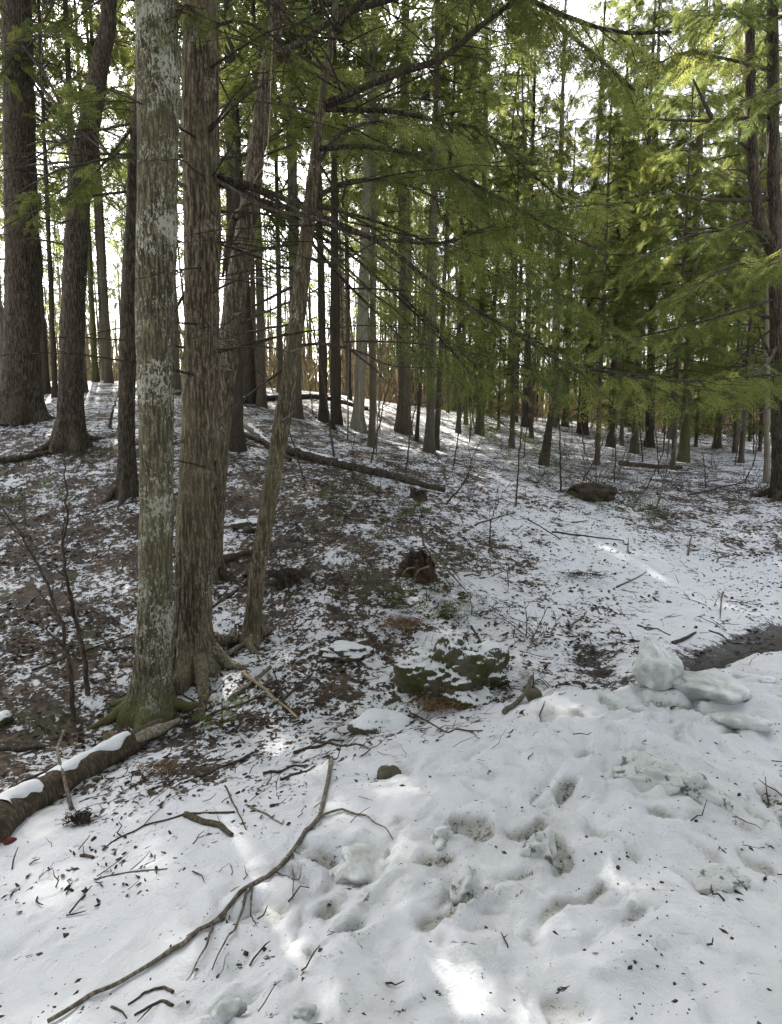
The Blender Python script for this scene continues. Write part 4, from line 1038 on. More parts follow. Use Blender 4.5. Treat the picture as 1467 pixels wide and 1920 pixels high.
ur = np.random.default_rng(404); nu = 0
while nu < 34:
    Yu = ur.uniform(9, 24); Xu = ur.uniform(-.15, .66) * Yu
    if min(np.hypot(Xu - p[0], Yu - p[1]) for p in pos) < .5: continue
    pos.append((Xu, Yu)); bz = float(ground_z(Xu, Yu)); hh = ur.uniform(1.2, 4.0); lx, ly = ur.normal(0, .12, 2) * hh
    px_ = 733.5 + Xu / Yu * FPX / CP; x_, ref_ = min(REFS, key=lambda q: abs(q[0] - px_))
    sapling('%s bare understorey stem %s the %s, %s' % ('short' if hh < 2 else 'tall' if hh > 3 else 'thin', 'left of' if px_ < x_ else 'right of', ref_, 'farther back' if Yu > 16 else 'nearer the camera'),
            [(Xu, Yu, bz), (Xu + lx * .3, Yu + ly * .3, bz + hh * .35), (Xu + lx * .7, Yu + ly * .7, bz + hh * .7), (Xu + lx, Yu + ly, bz + hh)], .006 + .004 * hh, 6, 500 + nu, 'understorey_sapling', ['twig', 'twig_grey'][nu % 2], 'sapling', 'bare understorey stems', True, .7)
    nu += 1

def shrub(label, px, py, n, h, spread, seed, mat='twig_grey'):
    base = GG(px, py); r = np.random.default_rng(seed); root = thing('bare_shrub', label, 'shrub', base)
    for i in range(n):
        d = norm(np.array([r.normal(0, spread), r.normal(0, spread), 1])); ln = h * r.uniform(.5, 1.1); s = np.linspace(0, 1, 8)[:, None]
        p = base + (d * s + norm(r.normal(0, 1, 3)) * .25 * s ** 2 - UP * .12 * s ** 2) * ln + np.array([r.normal(0, .08), r.normal(0, .08), -.03])
        a = Acc(); v, q = tubes(p[None], (.006 * (1.1 - s[:, 0]))[None], 4); a.put(v, q)
        for k in range(7):
            j = r.integers(2, 8); d2 = norm(d + r.normal(0, .7, 3)); t = p[j] + d2 * s * ln * r.uniform(.2, .45)
            v, q = tubes(t[None], (.003 * (1.1 - s[:, 0]))[None], 3); a.put(v, q)
        add('stem', a.build('stem', [mat], off=base), root)
shrub('wide tangle of bare grey stems over a dark hollow, right of centre', 1110, 915, 26, 1.25, .9, 1)
shrub('low tangle of bare twigs right of the wide tangle', 1190, 940, 14, .7, 1.0, 2)
shrub('low bare tangle on the slope below the cluster of stems', 880, 930, 10, .6, .8, 3)
shrub('bare twigs around the foot of the right edge hemlock', 1440, 930, 12, .6, .9, 4, 'twig')
shrub('sparse bare twigs behind the boulder on the snowy slope', 985, 1190, 9, .45, .9, 5)
for i, (x, y, n_, h_, sp_, lab) in enumerate(((1010, 905, 12, .8, .9, 'bare tangle just below the small green hemlock seedling'), (1060, 860, 12, 1.0, .8, 'bare grey tangle behind and left of the wide tangle'), (1180, 868, 12, 1.0, .8, 'bare tangle in front of the brown trunk on the right'), (1260, 915, 10, .6, 1.0, 'low bare twigs in the right clearing below the mossy-footed tree'),
        (1340, 880, 12, .9, .8, 'bare tangle between lone small sapling and right edge hemlock'), (1400, 935, 12, .55, 1.0, 'low bare twigs left of the right edge hemlock foot'), (950, 850, 12, .9, .8, 'bare tangle above the snowy gully right of the small cluster'), (830, 870, 10, .7, .9, 'bare tangle at the foot of the small stem cluster'), (730, 900, 9, .5, 1.0, 'low twigs just above the hillside log'), (580, 1000, 10, .4, 1.0, 'low twigs behind the dark root clump'), (900, 1070, 10, .4, 1.0, 'thin twigs right of the rotten stump'))):
    shrub(lab, x, y, n_, h_, sp_, 30 + i, ['twig_grey', 'twig'][i % 2])
shrub('bare twigs at the left of the crest by the massive trunk', 20, 760, 8, .8, .8, 6, 'twig')

def seedling(label, px, py, n, size, spread, seed, name='hemlock_seedling', cat='seedling', hgt=.12, tone=.45):
    base = GG(px, py); r = np.random.default_rng(seed)
    root = thing(name, label, cat, base); acc = Acc()
    a = r.uniform(0, 6.28, n); rad = spread * np.sqrt(r.random(n))
    x = base[0] + np.cos(a) * rad; y = base[1] + np.sin(a) * rad
    o = np.stack([x, y, gz(x, y) + r.uniform(.02, hgt, n)], 1)
    ax = np.stack([np.cos(a + r.normal(0, .8, n)), np.sin(a + r.normal(0, .8, n)), r.normal(.05, .25, n)], 1)
    put_sprays(acc, 0, o, ax, norm(UP + r.normal(0, .4, (n, 3))), size * r.uniform(.6, 1.2, n), 0, r, np.full(n, tone))
    add('foliage', acc.build('foliage', ['needles'], off=base), root)
    v, q = tubes(np.array([[base - UP * .04, base + UP * hgt * .5, base + UP * hgt]]), np.array([[.006, .005, .003]]), 5)
    add('stem', mesh('stem', v - base, q, 'twig'), root)
seedling('low dark green seedling patch in front of the old stump', 800, 1130, 60, .2, .34, 1, tone=.12)
seedling('green seedling behind the top of the mossy boulder', 885, 1150, 26, .17, .22, 2, tone=.1)
seedling('small green hemlock seedling below the dark snag', 1012, 895, 60, .3, .55, 3, hgt=.5, tone=.2)
seedling('faint green seedling patch on the slope below the fallen log', 700, 945, 70, .26, .75, 4, tone=.15)
seedling('small bright green seedling among sticks at the foot of the trunks', 418, 1365, 26, .13, .10, 5, hgt=.22, tone=.6)
seedling('low green seedlings on the dark hollow edge at right', 1150, 945, 50, .3, .7, 6, tone=.15)
seedling('green patch at the left of the slope', 60, 940, 30, .2, .5, 7, tone=.2)
seedling('sprig of green needles on the snow above the ditch', 1000, 1285, 14, .1, .09, 8, tone=.1)

# ------------------------------------------------------------------ boulders and stones
def blob(label, px, py, dim, mat, seed, name, cat, sink=.35, amp=.22, sub=5, rot=0, freq=1.3, lift=0.0, group=None, fine=.12, facets=0):
    import bmesh
    base = GG(px, py); bm = bmesh.new(); bmesh.ops.create_icosphere(bm, subdivisions=sub, radius=1)
    v = np.array([x.co[:] for x in bm.verts]); f = np.array([[q.index for q in p.verts] for p in bm.faces]); bm.free()
    if facets:
        fr_ = np.random.default_rng(int(seed) + 50); fn = norm(fr_.normal(size=(facets, 3))); fd = fr_.uniform(.72, 1.0, facets)
        rad = (fd[None] / np.maximum(v @ fn.T, .15)); rad = np.sort(rad, 1)
        v = v * np.minimum(.75 * rad[:, 0] + .25 * rad[:, 1], 1.25)[:, None]
    n = amp * perlin(v * freq + seed * 7.1) * 1.4 + amp * .38 * perlin(v * freq * 2.1 + seed) + amp * fine * perlin(v * freq * 6 + seed)
    v = v * (1 + n)[:, None] * np.array(dim) * .5
    c, s_ = math.cos(rot), math.sin(rot); v = v @ np.array([[c, s_, 0], [-s_, c, 0], [0, 0, 1]])
    v[:, 2] += dim[2] * (.5 - sink) + lift
    return tag(add(name, mesh(name, v, f, mat), None, base), label, cat, group)
blob('large mossy boulder with snow on its top and right side, centre', 830, 1300, (.80, .58, .56), 'boulder', 1, 'boulder', 'boulder', .46, .34, 6, .2, 1.6, fine=.3, facets=10)
blob('flat snow-covered rock with a mossy edge left of the boulder', 715, 1362, (.42, .30, .17), 'rock', 2, 'rock', 'rock', .4, .25, 5)
blob('small bare grey stone lying on the snow in the centre', 730, 1448, (.12, .10, .09), 'stone', 3, 'stone', 'stone', .35, .25, 4)
blob('small round brown stone under the forked dead stick', 1002, 1302, (.10, .09, .10), 'stone', 4, 'stone', 'stone', .3, .15, 4)
blob('mossy mound with snow on the bank left of the boulder', 650, 1220, (.36, .26, .13), 'rock', 5, 'rock', 'rock', .45, .3, 5)
blob('dark mossy lump at the left edge beyond the fallen log', 2, 1350, (.16, .14, .12), 'boulder', 6, 'stone', 'stone', .4, .25, 4)
blob('dark hummock in the hollow under the wide tangle of stems', 1110, 932, (.8, .6, .35), 'soil', 7, 'hummock', 'mound', .4, .25, 5)
blob('dark mossy hummock on the slope left of the leaning slim trunk', 470, 985, (.5, .4, .2), 'boulder', 8, 'hummock', 'mound', .45, .3, 5)

# ------------------------------------------------------------------ ice and hard snow lumps on the bank
blob('upright rounded block of clear grey ice on the snowbank edge', 1228, 1292, (.25, .21, .30), 'ice', 46, 'ice_block', 'ice', .12, .16, 6, .3, 1.15, fine=.06, facets=16)
blob('long low slab of ice lying right of the upright ice block', 1335, 1308, (.44, .24, .16), 'ice', 12, 'ice_slab', 'ice', .42, .26, 6, -.25, 1.2, fine=.06, facets=16)
blob('dirty wedge of old ice poking from the snow, right', 1258, 1480, (.34, .20, .17), 'dirty_ice', 13, 'ice_wedge', 'ice', .50, .34, 6, -.3, 1.1, fine=.12, facets=12)
blob('thin ice ridge between the ice slab and the dirty wedge', 1390, 1352, (.30, .12, .09), 'ice', 14, 'ice_ridge', 'ice', .4, .2, 4, -.35)
blob('small block of snow at the right edge above the bank', 1440, 1275, (.10, .07, .05), 'snow', 15, 'snow_block', 'snow', .3, .15, 4)
blob('icy lump with a dark hollow, lower centre right', 1012, 1600, (.12, .11, .13), 'dirty_ice', 16, 'ice_lump', 'ice', .58, .4, 5, .4, 1.1, fine=.12, facets=12)
blob('icy lump left of the dark hollowed one, lower centre', 868, 1655, (.13, .10, .10), 'dirty_ice', 17, 'ice_lump', 'ice', .62, .4, 5, .9, 1.1, fine=.12, facets=12)
blob('pale melting lump of ice near the tip of the forked branch', 705, 1605, (.26, .20, .14), 'ice', 18, 'ice_lump', 'ice', .66, .3, 6, .2, 1.1, fine=.06, facets=16)
blob('dirty lump of ice below a sunlit snow edge, lower centre', 828, 1570, (.11, .10, .10), 'dirty_ice', 19, 'ice_lump', 'ice', .6, .4, 5, 1.4, 1.1, fine=.12, facets=12)
blob('dirty ice lump near the right edge, lower right', 1355, 1655, (.17, .12, .08), 'dirty_ice', 20, 'ice_lump', 'ice', .62, .4, 5, .2, 1.1, fine=.12, facets=12)
blob('grey ice shard at the bottom edge, left of centre', 430, 1915, (.09, .05, .06), 'ice', 21, 'ice_shard', 'ice', .3, .3, 4, .5)
blob('small grey ice shard at the bottom edge, centre', 572, 1918, (.06, .04, .04), 'ice', 22, 'ice_shard', 'ice', .3, .3, 4)

# ------------------------------------------------------------------ fallen logs, stumps
def ground_path(pix, lift):
    return np.array([GG(x, y, lift) for x, y in pix])
def log(label, pix, r0, r1, mat, snow=None, seed=1, lift=.5, n=70, nseg=26, name='fallen_log', rough=.14):
    w = np.array([G(x, y) for x, y in pix]); rad = np.linspace(r0, r1, len(w)); w[:, 2] += rad * lift
    base = w[0].copy(); root = thing(name, label, 'log', base)
    v, fs = tube(w, rad, n, nseg, rough, True, seed)
    add('bark', mesh('bark', v - base, fs, mat), root)
    if snow:
        a0, a1, t0, t1, th = snow
        p, rd = resample(w, n, rad)
        i0, i1 = int(t0 * n), int(t1 * n); p, rd = p[i0:i1], rd[i0:i1]
        T = norm(np.gradient(p, axis=0)); A = norm(np.cross(T, UP)); B = norm(np.cross(A, T))
        m = 14; u = np.linspace(0, 1, m)
        e0 = np.radians(a0) + .8 * perlin(p * 9 + 3)[:, None]; e1 = np.radians(a1) + .8 * perlin(p * 9 + 8)[:, None]
        ang = e0 + (e1 - e0) * u[None]
        thick = th * np.sin(u * np.pi) ** .5 * np.ones((len(p), 1)) * np.clip(.85 + .9 * perlin(p * 4.5 + 2.2), .3, 1.25)[:, None]
        R = rd[:, None] * 1.0 + (thick - .02) * (1 + .25 * perlin(p * 6)[:, None]) + .012
        V = p[:, None] + A[:, None] * (np.cos(ang) * R)[..., None] + B[:, None] * (np.sin(ang) * R)[..., None]
        V = V.reshape(-1, 3); V += (.007 * perlin(V * 16) + .008 * perlin(V * 6))[:, None] * UP
        ix = np.arange(len(p) * m).reshape(len(p), m)
        q = np.stack([ix[:-1, :-1], ix[:-1, 1:], ix[1:, 1:], ix[1:, :-1]], -1).reshape(-1, 4)
        add('snow_cap', mesh('snow_cap', V - base, q, 'snow'), root)
    return root, w, base
lg, lw, lb = log('broken log with snow along its top in the lower left corner', [(-30, 1590), (20, 1540), (100, 1490), (180, 1440), (250, 1400), (305, 1370)], .105, .062, 'log_bark', (52, 138, .12, .80, .020), 3, .55)
v, fs = tube([lw[4] + [.02, -.02, .02], lw[4] + [.14, .10, .03], lw[5] + [.10, .06, .02]], [.04, .035, .012], 24, 10, .3)
add('split_end', mesh('split_end', v - lb, fs, 'bark_pale'), lg)
log('long mossy log lying across the hillside, centre', [(535, 848), (600, 866), (660, 880), (720, 893), (790, 912), (835, 922)], .10, .05, 'bark_dark', (70, 104, .05, .5, .018), 4, .35, rough=.3)
log('thin log lying along the crest behind the leaning slim trunk', [(440, 758), (520, 750), (600, 748), (690, 744)], .09, .06, 'bark_dark', (60, 120, .0, .95, .02), 5, .7)
log('grey log slanting down from the dark straight trunk to the leaning slim trunk', [(462, 800), (500, 835), (530, 862)], .07, .05, 'twig_grey', (60, 120, .1, .9, .02), 6, .7)
log('second log leaning over the slanting grey log', [(455, 825), (500, 842), (545, 872)], .05, .04, 'bark_dark', None, 7, 2.2)
log('dark log lying at the back of the right clearing', [(1160, 872), (1210, 876), (1280, 880)], .07, .05, 'log_bark', (60, 120, .1, .9, .02), 8, .6)
log('thin dark log along the ground left of the bent trunk', [(-10, 870), (60, 858), (110, 846)], .05, .03, 'bark_dark', None, 9, .7)
log('dark half-buried log right of the furrowed hemlock foot', [(395, 1062), (430, 1050), (480, 1035)], .06, .035, 'log_bark', (60, 120, .1, .9, .02), 10, .6)

def stump(label, px, py, d, h, seed, mat='rot', name='stump'):
    base = GG(px, py); r = np.random.default_rng(seed); root = thing(name, label, 'stump', base)
    nseg, n = 40, 26; ang = np.arange(nseg) * 2 * np.pi / nseg
    jag = h * (.75 + .35 * perlin(np.stack([np.cos(ang) * 1.4, np.sin(ang) * 1.4, np.full(nseg, seed * 1.0)], 1)) + r.uniform(-.1, .1, nseg))
    s = np.linspace(0, 1, n)
    R = d / 2 * (1 - .15 * s + .55 * np.exp(-s * 6))
    z = s[:, None] * jag[None] - .05
    rad = R[:, None] * (1 + .12 * perlin(np.stack([np.repeat(np.cos(ang)[None] * 4, n, 0).ravel(), np.repeat(np.sin(ang)[None] * 4, n, 0).ravel(), np.repeat(s * 1.2, nseg) + seed], 1)).reshape(n, nseg))
    outer = np.stack([np.cos(ang) * rad, np.sin(ang) * rad, z], -1)
    inner = np.stack([np.cos(ang) * rad * .62, np.sin(ang) * rad * .62, np.repeat((s[::-1] * .7)[:, None], nseg, 1) * jag * .9], -1)
    V = np.concatenate([outer, inner]); k = 2 * n
    ix = np.arange(k * nseg).reshape(k, nseg); nx = np.roll(ix, -1, 1)
    add('trunk', mesh('trunk', V.reshape(-1, 3), np.stack([ix[:-1], nx[:-1], nx[1:], ix[1:]], -1).reshape(-1, 4), mat), root)
    return root, base
st, sb = stump('rotten reddish stump with torn top and dead branches around it, centre', 795, 1082, .25, .30, 3)
r = np.random.default_rng(9)
for pts in ([(0.05, -.1, .30), (.22, -.22, .18), (.36, -.3, .0)], [(.02, -.12, .3), (.15, -.3, .12), (.25, -.4, -.05)], [(.1, 0, .15), (.4, .05, .2), (.62, .1, .34)], [(.1, -.05, .1), (.5, -.05, .05), (.8, 0, .08)], [(0, .05, .3), (-.02, .05, .45), (-.05, .05, .62)], [(-.1, -.1, .1), (-.2, -.25, .1), (-.26, -.3, -.05)], [(.08, -.14, .25), (.28, -.3, .05), (.42, -.42, -.1)], [(.04, -.15, .12), (-.08, -.3, .1), (-.12, -.36, -.05)]):
    v, fs = tube(np.array(pts), np.linspace(.013, .004, len(pts)), 16, 5, .2); add('dead_branch', mesh('dead_branch', v, fs, 'twig_grey'), st)
v, f_ = tube(np.array([(-.22, .05, -.05), (-.17, .05, .1), (-.1, .02, .24)]), [.10, .08, .03], 20, 14, .5); add('rotten_slab', mesh('rotten_slab', v, f_, 'soil'), st)
stump('small weathered stub standing beside the mossy trunk foot, left', 207, 1388, .085, .17, 4, 'log_wood', 'wood_stub')
stump('dark rotten stub on the end of the hillside log', 785, 932, .26, .20, 5, 'soil')

# brush clump and dry ferns
def tuft(label, px, py, n, h, spread, seed, mat, name, cat, rad=.0022, flat=.5, mound=None):
    base = GG(px, py); r = np.random.default_rng(seed); root = thing(name, label, cat, base)
    a = r.uniform(0, 6.28, n); k = 7; s = np.linspace(0, 1, k)
    d = norm(np.stack([np.cos(a), np.sin(a), r.uniform(.15, 1.6, n) * (1 - flat) + .1], 1)); ln = h * r.uniform(.5, 1.2, n)
    p = np.stack([r.normal(0, spread, n), r.normal(0, spread * .7, n), np.full(n, .0)], 1)[:, None] + (d[:, None] * s[None, :, None] - UP * (.45 * s ** 2)[None, :, None]) * ln[:, None, None] + r.normal(0, .012, (n, k, 3))
    p[:, :, 2] += h * .25
    v, q = tubes(p, rad * (1.15 - s)[None] * r.uniform(.6, 1.4, n)[:, None], 3)
    add('stalk', mesh('stalk', v, q, mat), root)['kind'] = 'stuff'
    if mound:
        import bmesh
        bm = bmesh.new(); bmesh.ops.create_icosphere(bm, subdivisions=4, radius=1)
        v = np.array([x.co[:] for x in bm.verts]); f = np.array([[q.index for q in p_.verts] for p_ in bm.faces]); bm.free()
        v = v * (1 + .4 * perlin(v * 2.2 + seed))[:, None] * np.array(mound); add('root_mass', mesh('root_mass', v, f, 'soil'), root)
tuft('dark tangled clump of roots and twigs beside the leaning slim trunk', 540, 1092, 170, .30, .09, 1, 'twig', 'root_clump', 'root clump', .004, .4, (.13, .12, .14))
tuft('dry reddish fern clump under the mossy boulder', 822, 1335, 120, .20, .08, 2, 'tan_grass', 'dry_fern', 'fern', .0025, .55)
tuft('dry tan fern clump in the sun above the boulder', 750, 1178, 140, .22, .10, 3, 'tan_grass', 'dry_fern', 'fern', .0025, .6)
tuft('dark dead weed tangle beside the snow-topped log', 150, 1545, 40, .10, .02, 4, 'twig', 'dead_weed', 'weed', .004, .4)
tuft('reddish dead fern curled on the snow above the log', 298, 1455, 60, .12, .05, 5, 'tan_grass', 'dry_fern', 'fern', .002, .6)
tuft('dark dead fern clump on the snowy gully slope', 1095, 1085, 70, .24, .10, 6, 'twig', 'dead_fern', 'fern', .003, .75)

# ------------------------------------------------------------------ sticks lying about
def stick(label, pix, r0, r1, mat='twig', forks=(), lift=.6, name='fallen_stick', nseg=8, n=36, rough=.22, hang=None, group=None):
    if not hang:
        tt = np.linspace(0, len(pix) - 1, 4 * (len(pix) - 1) + 1); pa = np.array(pix, float)
        pix = list(zip(np.interp(tt, np.arange(len(pa)), pa[:, 0]), np.interp(tt, np.arange(len(pa)), pa[:, 1])))
    w = np.array([GG(x, y, r0 * lift + (hang[i] if hang else 0)) for i, (x, y) in enumerate(pix)])
    if not hang: w[1:-1, 2] = np.maximum(w[1:-1, 2], (w[:-2, 2] + w[1:-1, 2] + w[2:, 2]) / 3)
    base = w[0].copy()
    root = thing(name, label, 'stick', base, group)
    v, fs = tube(w, np.linspace(r0, r1, len(w)), n, nseg, rough, True, r0 * 900)
    add('stem', mesh('stem', v - base, fs, mat), root)
    for fk in forks:
        pts, rf = fk[0], fk[1]
        tt = np.linspace(0, len(pts) - 1, 4 * (len(pts) - 1) + 1); pa = np.array(pts, float)
        f = np.array([GG(x, y, rf * .8 + .006) for x, y in zip(np.interp(tt, np.arange(len(pa)), pa[:, 0]), np.interp(tt, np.arange(len(pa)), pa[:, 1]))])
        j = np.argmin(np.linalg.norm(resample(w, 80) - f[0], axis=1)); f[0] = resample(w, 80)[j]
        v, fs = tube(f, np.linspace(rf, rf * .35, len(f)), 18, 6, .2); add('twig', mesh('twig', v - base, fs, mat), root)
stick('long forked dead branch lying across the foreground snow', [(622, 1422), (612, 1480), (600, 1530), (565, 1580), (510, 1630), (470, 1672), (400, 1728), (345, 1775), (290, 1802), (200, 1855), (90, 1925)], .0115, .006, 'twig_grey',
      (([(600, 1532), (638, 1519), (690, 1535), (737, 1576)], .007), ([(470, 1672), (440, 1742), (398, 1818)], .006), ([(548, 1592), (553, 1640), (549, 1682)], .004), ([(402, 1728), (388, 1780), (350, 1832)], .0055), ([(474, 1670), (470, 1708), (481, 1740)], .0045), ([(430, 1710), (390, 1738), (350, 1762)], .004), ([(520, 1625), (535, 1638), (543, 1640)], .004), ([(546, 1594), (575, 1600)], .003)), .9, 'dead_branch', 10, 120, .2)
stick('curved forked twig near the bottom edge, lower left', [(325, 1884), (300, 1880), (275, 1890), (252, 1903)], .005, .003, 'twig', (([(300, 1880), (275, 1905), (258, 1920)], .0035),))
stick('short curved twig just above the forked one, lower left', [(325, 1860), (308, 1848), (270, 1856), (240, 1880)], .0055, .0025, 'twig')
stick('tiny bent twig at the bottom left', [(209, 1885), (230, 1893), (238, 1902)], .004, .002, 'twig')
stick('thin arched twig running down from the fern clump to the snow, left', [(440, 1525), (350, 1528), (270, 1550), (225, 1575), (192, 1598)], .0055, .0025, 'twig', (([(270, 1550), (300, 1520), (325, 1480)], .003),))
stick('short thick mossy stick half buried in snow, left of the long branch', [(348, 1532), (385, 1545), (412, 1552), (436, 1572)], .018, .009, 'log_bark')
stick('thin upright twig above the short mossy stick', [(422, 1472), (434, 1500), (446, 1524), (462, 1556)], .005, .0025, 'twig')
stick('pale broken branch lying below the trunk feet', [(455, 1266), (490, 1290), (520, 1312), (558, 1338)], .016, .008, 'twig_pale')
stick('brown branch propped at the foot of the furrowed hemlock', [(398, 1256), (430, 1228), (460, 1205), (487, 1188)], .024, .016, 'twig_grey', (), 1.2)
stick('grey-brown stick above the pale broken branch', [(430, 1312), (465, 1288), (508, 1256)], .020, .014, 'twig_grey')
stick('dark thin stick pointing right below the slim trunk', [(505, 1325), (545, 1300), (586, 1268)], .013, .007, 'twig')
stick('long dark branch running from the wood stub to the right', [(120, 1440), (215, 1380), (300, 1358), (380, 1342), (440, 1320), (500, 1305)], .011, .008, 'twig', (([(380, 1342), (420, 1350), (470, 1340)], .006),))
stick('dark stick crossing the slope left of the mossy foot', [(60, 1260), (150, 1225), (250, 1188)], .011, .006, 'twig')
stick('thick dark stick at the left edge above the snow-topped log', [(-10, 1400), (40, 1402), (80, 1398)], .020, .012, 'twig')
stick('dark stick parallel to the snow-topped log', [(20, 1490), (60, 1462), (110, 1440), (150, 1412)], .018, .010, 'twig')
stick('brown stick lying on snow above the short mossy stick', [(365, 1462), (410, 1440), (470, 1418)], .010, .006, 'twig')
stick('small stub of twig alone on the snow, left', [(152, 1607), (165, 1608), (176, 1612)], .008, .007, 'twig')
stick('faint thin straw-like twig on the snow, lower left', [(178, 1650), (245, 1640), (314, 1630)], .0035, .002, 'twig_grey')
stick('small pointed stick left of the long forked branch', [(470, 1515), (500, 1530), (530, 1545)], .007, .003, 'twig_grey')
stick('stubby forked dead stick over the round brown stone', [(945, 1338), (965, 1318), (985, 1300), (998, 1268)], .017, .012, 'twig_grey', (([(985, 1300), (1010, 1270), (1038, 1290)], .007),), 1.0)
stick('bent dark twig running down the slope right of the boulder', [(885, 1175), (915, 1225), (945, 1265), (962, 1300)], .009, .005, 'twig')
stick('long thin stick lying on the snowy gully slope', [(1035, 998), (1090, 1005), (1170, 1016)], .014, .006, 'twig')
stick('thin stick pointing down the gully slope', [(990, 975), (1020, 992), (1052, 1012)], .010, .006, 'twig')
stick('dark stick on the bank of the ditch above the ice block', [(1262, 1204), (1290, 1195), (1305, 1188)], .018, .010, 'twig')
stick('thin bent stick lying left of the ice block', [(1195, 1172), (1235, 1178), (1258, 1190)], .007, .004, 'twig')
stick('dark stick beside the foot of the furrowed hemlock, pointing up the slope', [(385, 1145), (420, 1120), (465, 1090)], .014, .008, 'twig')
stick('stick lying across the snow under the flat rock', [(770, 1340), (840, 1372), (905, 1365)], .006, .004, 'twig', (([(880, 1368), (900, 1382)], .004),))
stick('thin curved twig standing on the bank edge, centre right', [(1022, 1320), (1012, 1345), (1018, 1365)], .004, .002, 'twig')
stick('short branch against the snow-topped log', [(135, 1525), (122, 1490), (112, 1460), (122, 1432)], .011, .009, 'twig_grey', (), .8, 'fallen_stick', 8, 24, .2, [0, .09, .16, .2])
stick('long brown stick on the right slope below the tangle', [(1290, 930), (1350, 915), (1400, 905)], .018, .01, 'twig')
stick('thin stick in the snow of the middle slope', [(890, 985), (930, 970), (965, 962)], .012, .006, 'twig')
stick('forked twig stuck in the foreground snow, right of the icy lumps', [(953, 1768), (945, 1750), (940, 1732)], .0025, .0018, 'twig', (([(945, 1750), (953, 1735)], .0018),))
qr = np.random.default_rng(66)
for i in range(46):
    zone = i % 4
    x, y = ((qr.uniform(170, 620), qr.uniform(1215, 1460)), (qr.uniform(0, 400), qr.uniform(1000, 1330)), (qr.uniform(420, 900), qr.uniform(930, 1220)), (qr.uniform(850, 1400), qr.uniform(980, 1200)))[zone]
    a_ = qr.normal(-.5, .7); L_ = qr.uniform(35, 110) * (.7 if zone else 1)
    pix = [(x + math.cos(a_) * L_ * t + qr.normal(0, 3), y + math.sin(a_) * L_ * .6 * t + qr.normal(0, 3)) for t in (0, .35, .7, 1)]
    ref = min(((-40, 1420, 'snow-topped log'), (140, 1330, 'left saplings'), (210, 1385, 'wood stub'), (280, 1335, 'mossy trunk foot'), (365, 1245, 'furrowed hemlock foot'), (470, 1198, 'slim trunk foot'), (505, 1300, 'pale broken branch'), (420, 1440, 'reddish dead fern'), (600, 1420, 'tip of the long branch'), (240, 930, 'straight dark trunk foot'), (40, 1010, 'left edge slope'), (40, 1200, 'left edge near the saplings'), (390, 1080, 'hidden leaning trunk'),
               (540, 1090, 'dark root clump'), (480, 985, 'mossy hummock'), (795, 1080, 'rotten stump'), (690, 945, 'faint seedling patch'), (650, 1220, 'mossy mound'), (830, 1260, 'mossy boulder'), (750, 1180, 'dry tan fern'), (920, 1018, 'gully sapling'), (955, 1098, 'two-pronged twig'), (1095, 1085, 'dark dead fern'), (1100, 1010, 'long thin gully stick'), (1120, 1230, 'ditch end'), (1230, 1190, 'ice block'), (1290, 1060, 'open snowy slope'), (1400, 1010, 'right edge slope'), (1380, 1150, 'ditch bank')), key=lambda q: math.hypot(q[0] - x, q[1] - y))
    lab = '%s %s fallen stick %s the %s' % (('short', 'long')[L_ * (1 if zone else .7) > 50], ('dark', 'grey')[i % 2], ('just above' if y < ref[1] - 12 else 'just below' if y > ref[1] + 12 else 'right of' if x > ref[0] else 'left of'), ref[2])
    stick(lab, pix, qr.uniform(.006, .013), .004, ['twig', 'twig_grey'][i % 2], n=14, nseg=6, group='small fallen sticks')
blob('small red scrap beside the mossy trunk foot', 240, 1362, (.055, .025, .03), 'red', 31, 'red_scrap', 'litter', .2, .2, 3, -.6)
blob('dark red clump of leaves at the left edge below the log', 18, 1585, (.06, .05, .03), 'red', 32, 'red_leaf_clump', 'leaves', .3, .3, 3)

# ------------------------------------------------------------------ countless small stuff
def scatter(n, ymin, ymax, seed, wfun):
    r = np.random.default_rng(seed)
    y = ymin * (ymax / ymin) ** r.random(n); x = r.uniform(-.95, .95, n) * (y + .4)
    k = r.random(n) < wfun(x, y, r)
    return x[k], y[k], r
def leaves():
    x, y, r = scatter(90000, 1.7, 15, 3, lambda x, y, r: np.clip((litter_f(x, y) - .09) * 1.3 + .6 * np.clip(ditch_f(x, y) - .2, 0, 1), 0, 1) * np.clip(.6 + 1.9 * nz(x, y, 1.4, 70), .05, 1) * (1 - np.clip(bank_f(x, y) * 2.2, 0, 1)))
    n = len(x); z = gz(x, y)
    a = r.uniform(0, 6.28, n); sz = r.uniform(.013, .032, n) * np.clip(y / 5, .55, 1)
    ax = np.stack([np.cos(a), np.sin(a), r.normal(0, .28, n)], 1); up = norm(UP + r.normal(0, .42, (n, 3)))
    side = norm(np.cross(up, ax)) * r.uniform(.3, .65, n)[:, None]; ax = norm(ax); up = norm(np.cross(ax, side))
    T = np.array([[-1, 0, .15], [-.5, .78, .05], [-.45, -.85, .12], [.5, .9, .3], [.55, -.7, .0], [1, 0, .2], [0, 0, -.06]])
    F = np.array([[0, 2, 6], [0, 6, 1], [1, 6, 3], [2, 4, 6], [6, 4, 5], [6, 5, 3]])
    V = np.stack([x, y, z + .004], 1)[:, None] + sz[:, None, None] * (T[None, :, 0:1] * ax[:, None] + T[None, :, 1:2] * side[:, None] + T[None, :, 2:3] * up[:, None])
    Fa = (F[None] + (np.arange(n) * 7)[:, None, None]).reshape(-1, 3)
    tone = np.clip(r.beta(1.4, 2.6, n), 0, 1)
    return mesh('dead_leaves', V.reshape(-1, 3), Fa, 'leaf', None, False, {'tone': np.repeat(tone, 7)})
o = add('dead_leaves', leaves()); o['kind'] = 'stuff'; o['label'] = 'dead brown leaves poking out of the thin snow'; o['category'] = 'leaves'

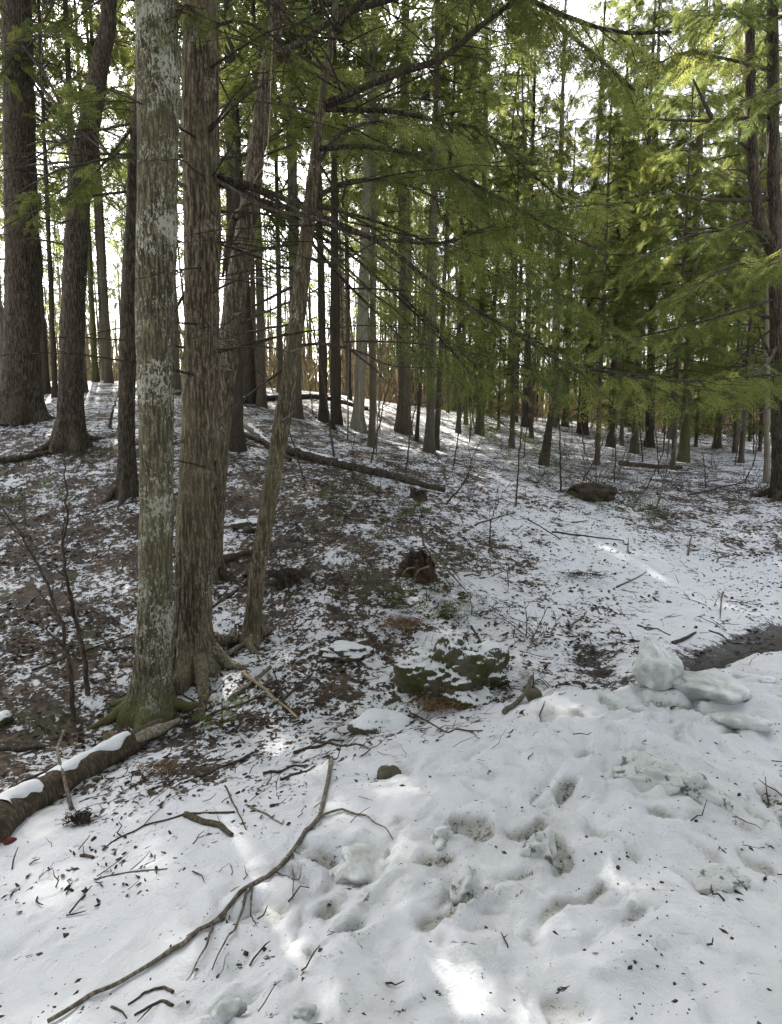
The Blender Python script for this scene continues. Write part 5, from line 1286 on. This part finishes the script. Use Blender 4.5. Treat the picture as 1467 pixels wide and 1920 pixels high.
def twig_litter():
    x, y, r = scatter(7000, 1.6, 15, 4, lambda x, y, r: np.clip(litter_f(x, y) * 1.1 - .05, .012, 1))
    n = len(x); a = r.normal(.6, .9, n); ln = r.uniform(.03, .20, n) * np.clip(y / 4, .45, 1.2); s = np.linspace(-.5, .5, 4)
    px = x[:, None] + np.cos(a)[:, None] * ln[:, None] * s + r.normal(0, .006, (n, 4)); py = y[:, None] + np.sin(a)[:, None] * ln[:, None] * s + r.normal(0, .006, (n, 4))
    pz = gz(px, py) + .006 + r.uniform(0, .05, (n, 1)) * (s[None] + .5)
    v, q = tubes(np.stack([px, py, pz], -1), r.uniform(.0012, .004, n)[:, None] * np.array([1.1, 1, .8, .5])[None], 3)
    return mesh('twig_litter', v, q, 'twig')
o = add('twig_litter', twig_litter()); o['kind'] = 'stuff'; o['label'] = 'small twigs strewn over snow and leaves'; o['category'] = 'twigs'

def grit():
    x, y, r = scatter(8000, 1.45, 4.6, 5, lambda x, y, r: np.clip(.05 + 1.6 * np.clip(nz(x, y, 2.6, 80) - .12, 0, 1) + .9 * np.clip(x * .5, 0, 1) * np.clip(nz(x, y, .9, 85), 0, 1), 0, 1) * (bank_f(x, y) > .2))
    n = len(x); z = gz(x, y); sz = np.clip(r.lognormal(-5.6, .6, n), .0013, .010)
    T = norm(np.array([[1, 0, 0], [-1, 0, 0], [0, 1, 0], [0, -1, 0], [0, 0, 1], [0, 0, -1.]])); F = np.array([[0, 2, 4], [2, 1, 4], [1, 3, 4], [3, 0, 4], [2, 0, 5], [1, 2, 5], [3, 1, 5], [0, 3, 5]])
    a = r.uniform(0, 6.28, n); c, s_ = np.cos(a), np.sin(a)
    el = r.uniform(.6, 2.2, n)
    L = T[None] * (1 + r.normal(0, .25, (n, 6, 1)))
    V = np.stack([(L[..., 0] * el[:, None]) * c[:, None] - L[..., 1] * s_[:, None], (L[..., 0] * el[:, None]) * s_[:, None] + L[..., 1] * c[:, None], L[..., 2] * .6], -1) * sz[:, None, None] + np.stack([x, y, z], 1)[:, None]
    return mesh('grit', V.reshape(-1, 3), (F[None] + (np.arange(n) * 6)[:, None, None]).reshape(-1, 3), 'grit', None, False)
o = add('grit', grit()); o['kind'] = 'stuff'; o['label'] = 'dark crumbs of dirt and bark on the snowbank'; o['category'] = 'dirt'
